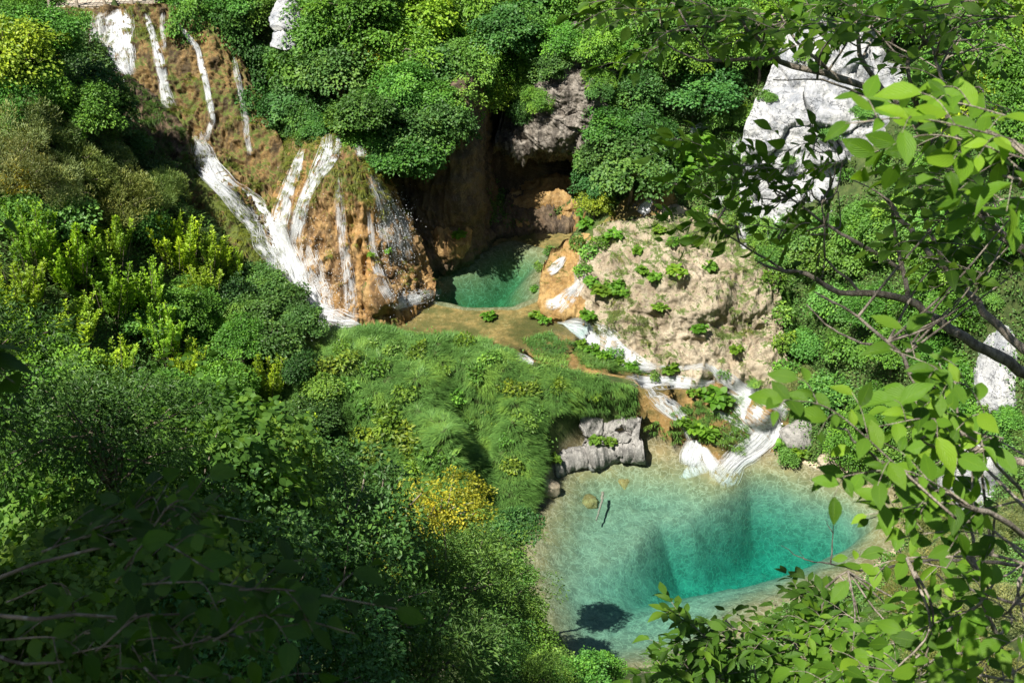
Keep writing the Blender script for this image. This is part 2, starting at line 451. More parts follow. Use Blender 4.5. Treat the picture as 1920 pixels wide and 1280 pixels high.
# behind and under the rock bodies
for p in ((250,200,65.2),(300,260,64),(350,330,62),(430,300,63.5),(300,330,59),(420,420,59.4),(470,330,62),(640,300,60.8),(560,300,61.8),(450,200,65.5),(320,120,66.5),(220,60,67.5),(500,420,59.5),(760,300,62.3),(830,300,62.3)): ctrl.append(P(*p))
for p in ((-13,67,14),(-7,62.5,11.5),(-3.2,62.5,11.2),(-6,67,15),(-2.2,61.5,4),(0,63.5,4.2),(3,64.5,5.2),(0,67.5,5.5),(3,67.5,6),(-1.8,67.5,5),(0,69.8,14),(3.5,69.8,14.5),(-2.5,69,14),
          (-20,66,14.6),(-26,66,15.4),(-16,66,14.4),(-16,70,16),(-24,71,17)): ctrl.append(np.array(p, float))
cp((1150,395,6.4),(1250,370,7.5),(1250,300,8.7),(1330,250,9.6),(1350,330,8.4),(1190,310,8),(1200,150,11.5),(1300,80,13.6),(1250,412,6.4),(1330,440,6.2),(1150,480,5.4),
   (1480,800,1.0),(1500,600,4.4),(1550,450,7.2),(1500,395,8),(1400,430,6.6),(1650,500,7.5),(1650,700,4.5),(1600,840,1.1),(1700,900,1.4),(1750,600,8),(1900,500,11.5),(1850,770,6),(1900,900,6),
   (1780,1000,2.0),(1750,1100,1.6),(1900,1100,6.5),(1620,1160,.6),(1500,1210,.5),(1650,1260,2.0),(1430,1240,.4),(1700,200,12.5),(1900,250,15),(1060,520,4.3),(1100,460,5.2))
for p in ((1280,520,55.5),(1280,600,53.5),(1200,600,53.5),(1400,600,53.2)): ctrl.append(P(*p) - np.array((0, 0, .5)))
ctrl = np.array(ctrl)
_A = np.hypot(ctrl[:, None, 0] - ctrl[None, :, 0], ctrl[:, None, 1] - ctrl[None, :, 1])
_n = len(ctrl)
_K = np.zeros((_n + 3, _n + 3)); _K[:_n, :_n] = -_A - np.eye(_n) * .12
_K[:_n, _n] = 1; _K[:_n, _n + 1] = ctrl[:, 0]; _K[:_n, _n + 2] = ctrl[:, 1]; _K[_n:, :_n] = _K[:_n, _n:].T
_w = np.linalg.solve(_K, np.concatenate([ctrl[:, 2], [0, 0, 0]]))

def axis(lo, hi, a, b, step, grow=1.12):
    core = list(np.arange(a, b + 1e-6, step)); s = step; x = core[0]; left = []
    while x > lo: s *= grow; x -= s; left.append(x)
    s = step; x = core[-1]; right = []
    while x < hi: s *= grow; x += s; right.append(x)
    return np.array(left[::-1] + core + right)
GX = axis(-75, 75, -22, 22, .125); GY = axis(-35, 150, 33, 67, .125)
xx, yy = np.meshgrid(GX, GY); fx, fy = xx.ravel(), yy.ravel()
zz = np.empty(len(fx))
for i in range(0, len(fx), 20000):
    d = np.hypot(fx[i:i+20000, None] - ctrl[None, :, 0], fy[i:i+20000, None] - ctrl[None, :, 1])
    zz[i:i+20000] = -d @ _w[:_n] + _w[_n] + _w[_n + 1] * fx[i:i+20000] + _w[_n + 2] * fy[i:i+20000]
p2 = np.stack([fx, fy, 0 * fx], 1)
sd_low = sdist(fx, fy, LOWER); sd_up = sdist(fx, fy, UPPER); sd_st = np.maximum(sdist(fx, fy, STREAM), sdist(fx, fy, BACKSTREAM))
wet = np.maximum(sd_up, sd_st)
rough = fbm(p2 * .45, 5) * .45 + fbm(p2 * 1.7, 3) * .10
zz = zz + rough * sstep(.4, -1.5, np.maximum(sd_low, wet))
zz = zz + fbm(p2 * 1.1, 4, .55) * .10 * sstep(-.3, .3, sd_st)
mnd = sstep(-9.5, -7, fx) * sstep(4.5, 2.5, fx) * sstep(41, 43, fy) * sstep(52.5, 51, fy)
zz = zz + mnd * (np.maximum(0, fbm(p2 * .9 + 31, 3)) * .5 + .16 * noise(p2 * 2.2)) * sstep(-.1, -1.2, np.maximum(sd_low, wet))
# cascade steps: the stream falls over small travertine lips
stp = np.floor(zz / .35 + .5 * noise(p2 * .6)) * .35
zz = np.where(sd_st > 0, zz + (stp - zz) * .6 * sstep(0, .5, sd_st), zz)
# upper pool and shelf
ud = sdist(fx, fy, UDEEP)
upbed = 4 - .10 - .10 * (1 + fbm(p2 * .9, 4)) - .05 * sstep(0, 1, sd_up) - 2.3 * sstep(-.5, 2.2, ud)
zz = np.where(sd_up > -.25, zz + (upbed - zz) * sstep(-.25, .15, sd_up), zz)
# lower pool
near = (sd_low > -1.6) & (sd_low <= 0)
zz = np.where(near & (zz < .18), .10 + .1 * sstep(0, -1.2, sd_low), zz)
dd = sdist(fx, fy, DEEP)
lobe = fbm(p2 * .35 + 5, 3)
lowbed = -.10 - .95 * sstep(0, 2.8, sd_low) - .12 * fbm(p2 * .8, 4) + .07 * fbm(p2 * 1.9, 3, .6, True) - 3.2 * (.5 + .5 * sstep(39, 45, fy)) * sstep(-.4 - 3.2 * sstep(43.5, 39, fy), 1.8 + 2.4 * sstep(43.5, 39, fy), dd + lobe * .2) * sstep(.2, 2.6 + 4.5 * sstep(44, 39, fy), sd_low)
zz = np.where(sd_low > -.4, zz + (lowbed - zz) * sstep(-.4, .2, sd_low), zz)
HG = zz.reshape(xx.shape)
sandy = sstep(.25, 1.3, -zz) * sstep(0, .3, sd_low)
mask = np.stack([sstep(-.35, .1, wet + .3 * noise(p2 * 1.3)), sstep(-.2, .1, np.maximum(sd_low, ud + .6)), np.maximum(sandy, .8 * sstep(-.7, -.1, sd_low + .5 * noise(p2 * .9)) * sstep(.7, .3, zz) * (sd_low < 0))], 1)
gv = np.stack([fx, fy, zz], 1); gf = gridf(len(GX), len(GY))[:, ::-1]
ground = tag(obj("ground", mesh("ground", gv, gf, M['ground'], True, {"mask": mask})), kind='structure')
solid(gv, gf)

def H(x, y):
    x = np.asarray(x, float); y = np.asarray(y, float)
    i = np.clip(np.searchsorted(GX, x) - 1, 0, len(GX) - 2); j = np.clip(np.searchsorted(GY, y) - 1, 0, len(GY) - 2)
    a = np.clip((x - GX[i]) / (GX[i + 1] - GX[i]), 0, 1); b = np.clip((y - GY[j]) / (GY[j + 1] - GY[j]), 0, 1)
    return (HG[j, i] * (1 - a) + HG[j, i + 1] * a) * (1 - b) + (HG[j + 1, i] * (1 - a) + HG[j + 1, i + 1] * a) * b

# ------------------------------------------------------------------ rock bodies
ROCKS = {}
def patch(name, label, cat, rows, mat, res=.06, amp=(.30, .5, 1.0), flute=0.0, moss=(.5, .3), back=(0, 2.2, -.6), seed=0, ridged=True, strata=0.0, bias=0, mossz=None, folds=0, blocks=0, cell=1.0):
    """a rock body: a smooth skin through measured points, roughened, with its own back side"""
    A = np.array([[P(*p) for p in r] for r in rows])
    if name not in ('overhang_rock', 'tufa_cliff', 'white_outcrop'): A = np.concatenate([A, A[-1:] + np.array((0, .3, -.9))])   # its foot goes into the ground
    lu = np.linalg.norm(np.diff(A, axis=1), axis=2).sum(1).max(); lv = np.linalg.norm(np.diff(A, axis=0), axis=2).sum(0).max()
    nu, nv = max(24, int(lu / res)), max(24, int(lv / res))
    A = np.stack([crom(r, nu) for r in A]); G3 = np.stack([crom(A[:, k], nv) for k in range(nu)], 1)
    du = np.gradient(G3, axis=1); dv = np.gradient(G3, axis=0)
    nr = np.cross(dv, du); nr /= np.linalg.norm(nr, axis=2)[..., None] + 1e-9
    if nr[..., 1].mean() > 0: nr = -nr
    p = G3.reshape(-1, 3); n = nr.reshape(-1, 3); o = seed * 13.7
    D = amp[0] * fbm(p * amp[1] + o, 5, .55, ridged) + amp[0] * .45 * fbm(p * amp[1] * 3.1 + o, 4, .6)
    if flute: D = D + flute * fbm(p * np.array((2.2, 2.2, .28)) + o, 4, .55, True)
    if folds: D = D + folds * fbm(p * .32 + o + 9, 3, .5)
    if blocks:                            # broken into blocks along joints
        gg = np.random.default_rng(seed + 500); lo, hi = p.min(0), p.max(0); ns = int(np.prod((hi - lo)[[0, 2]]) / cell ** 2 * 1.6) + 8
        sd_ = gg.uniform(lo - .5, hi + .5, (ns, 3)); val = gg.uniform(-1, 1, ns); tl = gg.normal(size=(ns, 3)) * .35
        w_ = p + .25 * cell * np.stack([noise(p * 1.3 / cell + k * 7) for k in range(3)], 1)
        d1 = np.full(len(p), 1e9); d2 = d1.copy(); ii = np.zeros(len(p), int)
        for k in range(ns):
            dk = np.linalg.norm((w_ - sd_[k]) * (1, .6, 1.5), axis=1); m1 = dk < d1
            d2 = np.where(m1, d1, np.minimum(d2, dk)); ii = np.where(m1, k, ii); d1 = np.where(m1, dk, d1)
        D = D + blocks * (val[ii] + ((w_ - sd_[ii]) * tl[ii]).sum(1) / cell) - blocks * .8 * sstep(.055 * cell, 0, d2 - d1)
    if strata: D = D + strata * np.sign(noise(p * np.array((.5, .5, 2.4)) + o)) * np.abs(noise(p * np.array((.5, .5, 2.4)) + o)) ** .5
    edge = np.minimum(np.minimum(np.arange(nv)[:, None], np.arange(nv)[::-1][:, None]) * res, np.minimum(np.arange(nu)[None], np.arange(nu)[::-1][None]) * res).ravel()
    q = p + n * (D * amp[2] + bias)[:, None]
    q3 = q.reshape(nv, nu, 3); du = np.gradient(q3, axis=1); dv = np.gradient(q3, axis=0)
    n2 = np.cross(dv, du); n2 /= np.linalg.norm(n2, axis=2)[..., None] + 1e-9
    if n2[..., 1].mean() > 0: n2 = -n2
    n2 = n2.reshape(-1, 3)
    ms = moss[0] + moss[1] * (n2[:, 2] * 1.4 - .4) + .35 * fbm(p * .45 + o + 40, 3)
    if mossz: ms = ms + mossz[2] * sstep(mossz[0], mossz[1], q[:, 2] + .8 * noise(q * .9 + o))
    f = gridf(nu, nv)
    # rim -> back
    rim = np.concatenate([np.arange(nu), np.arange(1, nv) * nu + nu - 1, (nv - 1) * nu + np.arange(nu - 1)[::-1], np.arange(1, nv - 1)[::-1] * nu])
    c = q[rim].mean(0); bk = q[rim] + (np.array(back)) + (c - q[rim]) * .12
    b0 = len(q); k = len(rim); j = np.arange(k)
    fr = np.stack([rim, rim[(j + 1) % k], b0 + (j + 1) % k, b0 + j], 1)
    fc = np.stack([b0 + j, b0 + (j + 1) % k, np.full(k, b0 + k)], 1)
    v = np.concatenate([q, bk, [bk.mean(0)]]); ms = np.concatenate([ms, np.zeros(k + 1)])
    me = mesh(name, v, [np.concatenate([f, fr]), fc], mat, True, {"mask": ms})
    ob = tag(obj(name, me), label, cat)
    solid(v, f); ROCKS[name] = (q, n2, ms[:len(q)], ob)
    return ob

patch("tufa_cliff", "tall ochre and mossy tufa cliff under the wooden boardwalk, streaked by thin falls", "cliff", [
    [(120,22,66.5),(215,14,65.6),(270,10,65.2),(310,8,65),(350,22,65.2)],
    [(150,60,65.2),(225,70,64.6),(300,70,64.2),(370,75,64.2),(432,95,64.6)],
    [(190,130,64),(255,140,63.2),(320,150,63),(400,150,63.2),(470,165,63.8)],
    [(270,215,62.2),(315,215,62),(370,220,62),(430,220,62),(505,235,62)],
    [(330,280,60.3),(372,290,60.4),(420,300,60.8),(470,310,60.6),(540,290,60.6)],
    [(392,340,58.8),(425,352,58.6),(470,365,58.8),(505,380,58.8),(560,380,58.8)],
    [(462,400,57.3),(485,420,57.1),(510,435,57),(535,450,57),(570,450,56.8)],
    [(530,520,55.3),(540,530,55.1),(550,530,55),(565,530,55),(590,530,54.8)]], M['tufamossy'], .06, (.45, .42, 1), .34, (.30, .25), seed=1, folds=.5)
patch("tufa_cone", "rounded ochre tufa cone with white water fanning down its moss cap", "rock", [
    [(545,275,59.4),(590,256,59.4),(640,246,59.6),(672,252,59.4),(695,285,59)],
    [(535,330,57.9),(578,318,56.9),(630,305,56.3),(685,310,56.6),(720,345,58)],
    [(522,430,56.9),(578,430,55.5),(640,425,55),(705,430,55.2),(772,440,57.2)],
    [(545,530,55.4),(605,530,54.3),(660,525,53.9),(732,515,54.6),(800,515,56.6)],
    [(575,612,53.2),(625,616,52.6),(670,612,52.4),(740,590,53.4),(806,562,55.4)]], M['tufa'], .05, (.26, .5, 1), .42, (.10, .35), seed=2, mossz=(7.2, 9.6, .42), folds=.3)
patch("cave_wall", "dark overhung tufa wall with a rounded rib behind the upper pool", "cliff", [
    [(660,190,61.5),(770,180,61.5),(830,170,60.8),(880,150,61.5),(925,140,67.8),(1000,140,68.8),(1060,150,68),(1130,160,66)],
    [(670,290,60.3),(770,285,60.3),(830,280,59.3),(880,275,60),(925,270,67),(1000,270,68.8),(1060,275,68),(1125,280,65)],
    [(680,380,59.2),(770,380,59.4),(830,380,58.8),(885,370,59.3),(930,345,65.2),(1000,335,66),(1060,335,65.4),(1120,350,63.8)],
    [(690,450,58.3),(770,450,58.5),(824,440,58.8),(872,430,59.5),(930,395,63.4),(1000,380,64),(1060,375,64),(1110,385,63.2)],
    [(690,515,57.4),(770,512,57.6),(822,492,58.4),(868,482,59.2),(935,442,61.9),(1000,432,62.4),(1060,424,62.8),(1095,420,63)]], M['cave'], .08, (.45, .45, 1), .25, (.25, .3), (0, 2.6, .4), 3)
patch("overhang_rock", "grey and brown rock overhang with hollows above the cave mouth", "rock", [
    [(1020,100,66),(1040,96,65.2),(1070,95,64.4),(1110,110,63.8),(1150,135,63.8)],
    [(1010,165,65.2),(1030,160,63.8),(1065,155,62.8),(1105,160,62.4),(1150,190,63)],
    [(985,225,64.6),(1020,225,63),(1055,215,62),(1100,225,61.8),(1150,240,62.6)],
    [(930,268,64.4),(995,275,63),(1045,272,62.2),(1095,272,62),(1145,280,62.8)],
    [(930,285,67.6),(990,290,67.8),(1045,290,67.6),(1095,292,67),(1140,295,66)]], M['hollow'], .05, (.6, .8, 1), .2, (.12, .3), (0, 1.0, 1.2), 4, blocks=.25, cell=.8)
patch("cave_foot", "sunlit pinkish tufa slope at the back of the upper pool", "rock", [
    [(965,348,65.2),(1000,340,65.2),(1040,335,65),(1080,345,64.6),(1110,365,63.8)],
    [(955,385,64),(1000,375,63.8),(1040,372,63.6),(1080,380,63.4),(1115,395,62.8)],
    [(960,408,63.4),(1000,402,63.4),(1040,396,63.4),(1080,398,63),(1110,410,62.2)],
    [(965,424,62.6),(1000,419,62.9),(1040,414,63),(1080,415,62.7),(1100,425,61.6)]], M['ledge'], .05, (.35, .6, 1), .15, (.12, .3), seed=5)
patch("orange_ledge", "wet orange travertine ledge with small cascades at the upper pool", "rock", [
    [(1062,465,58.4),(1085,450,59.2),(1115,455,58.8),(1140,470,58)],
    [(1028,495,57),(1062,485,57.2),(1105,490,57),(1130,505,56.4)],
    [(1014,525,55.6),(1045,525,55.3),(1085,530,55),(1110,545,54.6)],
    [(1016,562,54.2),(1040,577,53.5),(1070,580,53.2),(1100,590,53)]], M['ledge'], .05, (.30, .8, 1), .12, (.10, .4), seed=6, folds=.5, strata=.06)
patch("travertine_mound", "pale travertine mound dotted with leafy tufts between pool and crag", "rock", [
    [(1105,470,57.6),(1165,428,58.8),(1260,402,59.4),(1335,425,58.6),(1410,462,57.2)],
    [(1090,520,55.2),(1155,495,54.6),(1260,480,54.4),(1345,490,54.4),(1432,520,54.2)],
    [(1088,565,53.8),(1155,560,52.7),(1260,555,52.3),(1350,555,52.3),(1455,575,52.6)],
    [(1105,612,52.6),(1178,630,51.6),(1270,630,51.4),(1372,632,51.4),(1468,640,51.4)],
    [(1130,650,51.5),(1195,688,50.5),(1270,696,50.4),(1372,705,50.2),(1480,715,50)],
    [(1125,668,51.9),(1195,704,51),(1270,712,50.9),(1372,722,50.7),(1488,732,50.5)]], M['travertine'], .05, (.50, .55, 1), .26, (.34, .34), seed=7, folds=1.0, strata=.10)
patch("limestone_crag", "large white limestone crag above the green slope", "rock", [
    [(1480,75,62.6),(1560,35,63),(1620,50,63),(1700,80,62.6),(1850,100,62)],
    [(1445,135,60.8),(1520,130,60.2),(1600,135,60),(1690,160,59.8),(1850,190,59.6)],
    [(1396,240,58.8),(1480,240,58.2),(1580,240,57.8),(1690,260,57.6),(1850,280,57)],
    [(1388,330,57.8),(1470,330,57.4),(1570,330,57),(1680,340,56.8),(1850,345,56.2)],
    [(1385,440,56.6),(1480,455,55.6),(1570,470,54.8),(1680,480,54),(1850,500,52.6)]], M['lime'], .05, (.35, .5, 1), 0, (.0, .30), seed=8, strata=.12, folds=.7, blocks=.30, cell=1.5)
patch("bank_rock", "grey fissured rock face under the grassy bank by the pool", "rock", [
    [(1015,775,49.4),(1060,768,49.4),(1110,765,49.3),(1160,775,49.2),(1195,790,49)],
    [(1012,810,48.4),(1060,800,48.6),(1110,795,48.7),(1160,805,48.6),(1200,815,48.3)],
    [(1010,850,47.6),(1060,845,47.9),(1110,838,48.2),(1160,835,48.2),(1205,835,48)],
    [(1010,885,46.8),(1060,872,47.1),(1110,856,47.7),(1160,848,47.9),(1210,846,47.8)],
    [(1008,898,47.4),(1060,886,47.7),(1110,870,48.3),(1160,862,48.4),(1212,858,48.3)]], M['greyrock'], .04, (.13, 2.2, 1), 0, (.0, .25), folds=.3, bias=.35, seed=9, strata=.03, blocks=.20, cell=.5)
patch("white_outcrop", "small white rock outcrop poking through the forest above the cone", "rock", [
    [(518,0,65.6),(538,-8,65.6),(555,0,65.6)],
    [(510,40,64.2),(540,35,63.8),(564,40,64.2)],
    [(506,88,63),(535,94,62.6),(564,86,63)]], M['lime'], .05, (.25, .7, 1), 0, (.2, .2), seed=10, blocks=.15, cell=.8)
patch("mossy_boulder", "moss covered tufa shoulder beside the rushing white chute", "rock", [
    [(345,345,59.2),(375,330,59.4),(405,342,58.9),(430,372,58.4)],
    [(350,390,57.6),(390,375,57.2),(430,395,57),(470,420,57)],
    [(395,440,56.6),(430,430,56),(470,450,55.8),(500,475,56)],
    [(440,500,55.6),(470,500,55),(500,520,54.8),(530,545,54.8)]], M['tufamossy'], .05, (.3, .6, 1), .2, (.45, .4), seed=11)
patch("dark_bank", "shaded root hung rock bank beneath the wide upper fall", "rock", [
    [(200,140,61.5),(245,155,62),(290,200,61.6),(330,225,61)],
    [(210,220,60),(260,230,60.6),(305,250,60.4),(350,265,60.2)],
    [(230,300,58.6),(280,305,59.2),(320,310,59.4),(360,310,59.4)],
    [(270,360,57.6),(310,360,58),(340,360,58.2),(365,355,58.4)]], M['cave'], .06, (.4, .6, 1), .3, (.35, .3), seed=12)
patch("leaning_slab", "tall pale slab of bare limestone leaning from the bushes", "rock", [
    [(1897,528,45),(1905,524,44.9),(1912,532,44.8)],
    [(1868,600,44.4),(1895,600,43.9),(1950,600,43.9)],
    [(1838,680,43.6),(1885,680,43),(1960,680,43.2)],
    [(1835,760,42.6),(1890,760,42),(1960,760,42.4)],
    [(1833,790,42.8),(1890,792,42.2),(1960,792,42.4)]], M['lime'], .05, (.07, .7, 1), 0, (.0, .2), seed=13, ridged=False, blocks=.05, cell=1.2)

def boulder(name, label, px, py, wpx, hgt, mat, Y=None, z=None, seed=0, squash=.8, amp=.22, moss=.1, sink=.35):
    c = T(px, py, z) if z is not None else P(px, py, Y)
    s = proj(c)[2]; r = wpx * s / F / 2
    nth, nph = 48, 32
    th = np.linspace(0, 2 * np.pi, nth); ph = np.linspace(.001, np.pi - .001, nph)
    a, b = np.meshgrid(th, ph); d = np.stack([np.sin(b) * np.cos(a), np.sin(b) * np.sin(a), np.cos(b)], -1).reshape(-1, 3)
    rr = 1 + amp * fbm(d * 1.3 + seed * 7.1, 4, .55, True) + amp * .5 * fbm(d * 4 + seed, 3)
    for kk in range(7):                                   # flat broken facets
        pn = np.random.default_rng(seed * 31 + kk).normal(size=3); pn /= np.linalg.norm(pn)
        dt = d @ pn; rr = np.where(dt > .3, np.minimum(rr, .86 / np.maximum(dt, .3)), rr)
    if 'tufa' in name: rr = rr * (1 + .28 * fbm(d * np.array((2.6, 2.6, 1.1)) + seed * 3.3, 4, .6, True))
    q = d * rr[:, None] * np.array((r, r * squash, hgt)) + c + np.array((0, 0, hgt * (1 - 2 * sink) * .5))
    f = gridf(nth, nph)
    ms = moss + .4 * (d[:, 2]) + .3 * fbm(d * 2 + 3, 3)
    ob = tag(obj(name, mesh(name, q, f, mat, True, {"mask": ms})), label, "rock")
    solid(q, f); return ob
boulder("boulder", "pale grey boulder where the side cascade meets the pool", 1495, 822, 75, .8, M['greyrock'], z=.5, seed=1)
boulder("boulder", "small grey boulder on the green slope beside spiky shrub", 1518, 735, 45, .7, M['greyrock'], z=2.2, seed=2)
boulder("boulder", "white broken block under the branches by the pool bank", 1830, 905, 130, 1.5, M['lime'], Y=40.5, seed=3)
boulder("boulder", "white low block at the bank below the broken block", 1850, 950, 90, .8, M['lime'], Y=39.6, seed=4)
boulder("boulder", "small pale block at the water's far shore under twigs", 1560, 868, 50, .35, M['travertine'], z=.25, seed=5)
boulder("boulder", "brown stone at the shaded pool edge beneath the grass", 1032, 918, 36, .4, M['travertine'], z=.1, seed=6)
boulder("sunken_boulder", "tan round boulder under the clear shallow water near the log", 1166, 912, 46, .34, M['ledge'], z=-.98, seed=7)
boulder("sunken_boulder", "tan round boulder under shallow water near the shaded bank", 1095, 945, 50, .34, M['ledge'], z=-.98, seed=8)
boulder("tufa_boulder", "round ochre tufa knob at the foot of the cone", 712, 565, 60, .9, M['tufa'], Y=53.2, seed=9)
boulder("tufa_boulder", "round ochre tufa foot below the rib by the upper pool", 838, 455, 70, 1.0, M['tufa'], Y=58.9, seed=10)
boulder("tufa_boulder", "low ochre stone in the orange stream beside the mound", 1075, 590, 60, .3, M['ledge'], z=3.9, seed=15)
boulder("tufa_boulder", "mossy stone in the middle of the side cascade", 1425, 775, 50, .5, M['ledge'], z=1.7, seed=16, moss=.3)

BV = BVHTree.FromPolygons(np.concatenate(SURF_V).tolist(), [tuple(map(int, f)) for fs in SURF_F for f in fs])
CAMV = Vector((0, 0, CAM_H))
def hit(px, py):
    d = Vector(PS(px, py, 1.0)) - CAMV
    r = BV.ray_cast(CAMV, d.normalized(), 300)
    if r[0] is None: return T(px, py, 0), np.array((0, 0, 1.0))
    n = np.array(r[1]); n = -n if n @ np.array(d) > 0 else n
    return np.array(r[0]), n

# ------------------------------------------------------------------ water
def pool(name, poly, z, depth, mat, step=.16, grow=.35):
    q = np.array(poly)[:, :2]; lo, hi = q.min(0) - 1, q.max(0) + 1
    gx, gy = np.arange(lo[0], hi[0], step), np.arange(lo[1], hi[1], step)
    X, Y = np.meshgrid(gx, gy); keep = sdist(X, Y, q) > -grow
    f = gridf(len(gx), len(gy))[:, ::-1]
    f = f[keep.ravel()[f].all(1)]
    used, inv = np.unique(f, return_inverse=True); f = inv.reshape(f.shape)
    xy = np.stack([X.ravel(), Y.ravel()], 1)[used]; n = len(xy)
    wv = .012 * noise(np.stack([xy[:, 0] * 1.6, xy[:, 1] * 2.2, 0 * xy[:, 0]], 1))
    top = np.column_stack([xy, z + wv]); bot = np.column_stack([xy, np.full(n, z - depth)])
    e = np.concatenate([f[:, [0, 1]], f[:, [1, 2]], f[:, [2, 3]], f[:, [3, 0]]])
    key = np.sort(e, 1); _, idx, cnt = np.unique(key[:, 0] * n + key[:, 1], return_index=True, return_counts=True)
    b = e[idx[cnt == 1]]
    side = np.stack([b[:, 1], b[:, 0], b[:, 0] + n, b[:, 1] + n], 1)
    return tag(obj(name, mesh(name, np.concatenate([top, bot]), np.concatenate([f, f[:, ::-1] + n, side]), mat, True)), kind='structure')
pool("lower_pool_water", LOWER, 0, 5.5, M['pool'], grow=.55)
pool("upper_pool_water", UPPER, 4.0, 3.2, M['upool'])

def film(name, poly, lift):
    q = np.array(poly)[:, :2]; lo, hi = q.min(0) - .3, q.max(0) + .3
    gx, gy = np.arange(lo[0], hi[0], .12), np.arange(lo[1], hi[1], .12)
    X, Y = np.meshgrid(gx, gy); keep = sdist(X, Y, q) > 0
    Z = H(X, Y)
    for _ in range(3):
        Z[1:-1, 1:-1] = (Z[1:-1, 1:-1] * 2 + Z[:-2, 1:-1] + Z[2:, 1:-1] + Z[1:-1, :-2] + Z[1:-1, 2:]) / 6
    f = gridf(len(gx), len(gy))[:, ::-1]; f = f[keep.ravel()[f].all(1)]
    used, inv = np.unique(f, return_inverse=True)
    v = np.stack([X.ravel(), Y.ravel(), Z.ravel() + lift], 1)[used]
    return tag(obj(name, mesh(name, v, inv.reshape(f.shape), M['film'], True)), kind='structure')
film("stream_water", STREAM, .05)
film("back_stream_water", BACKSTREAM, .05)

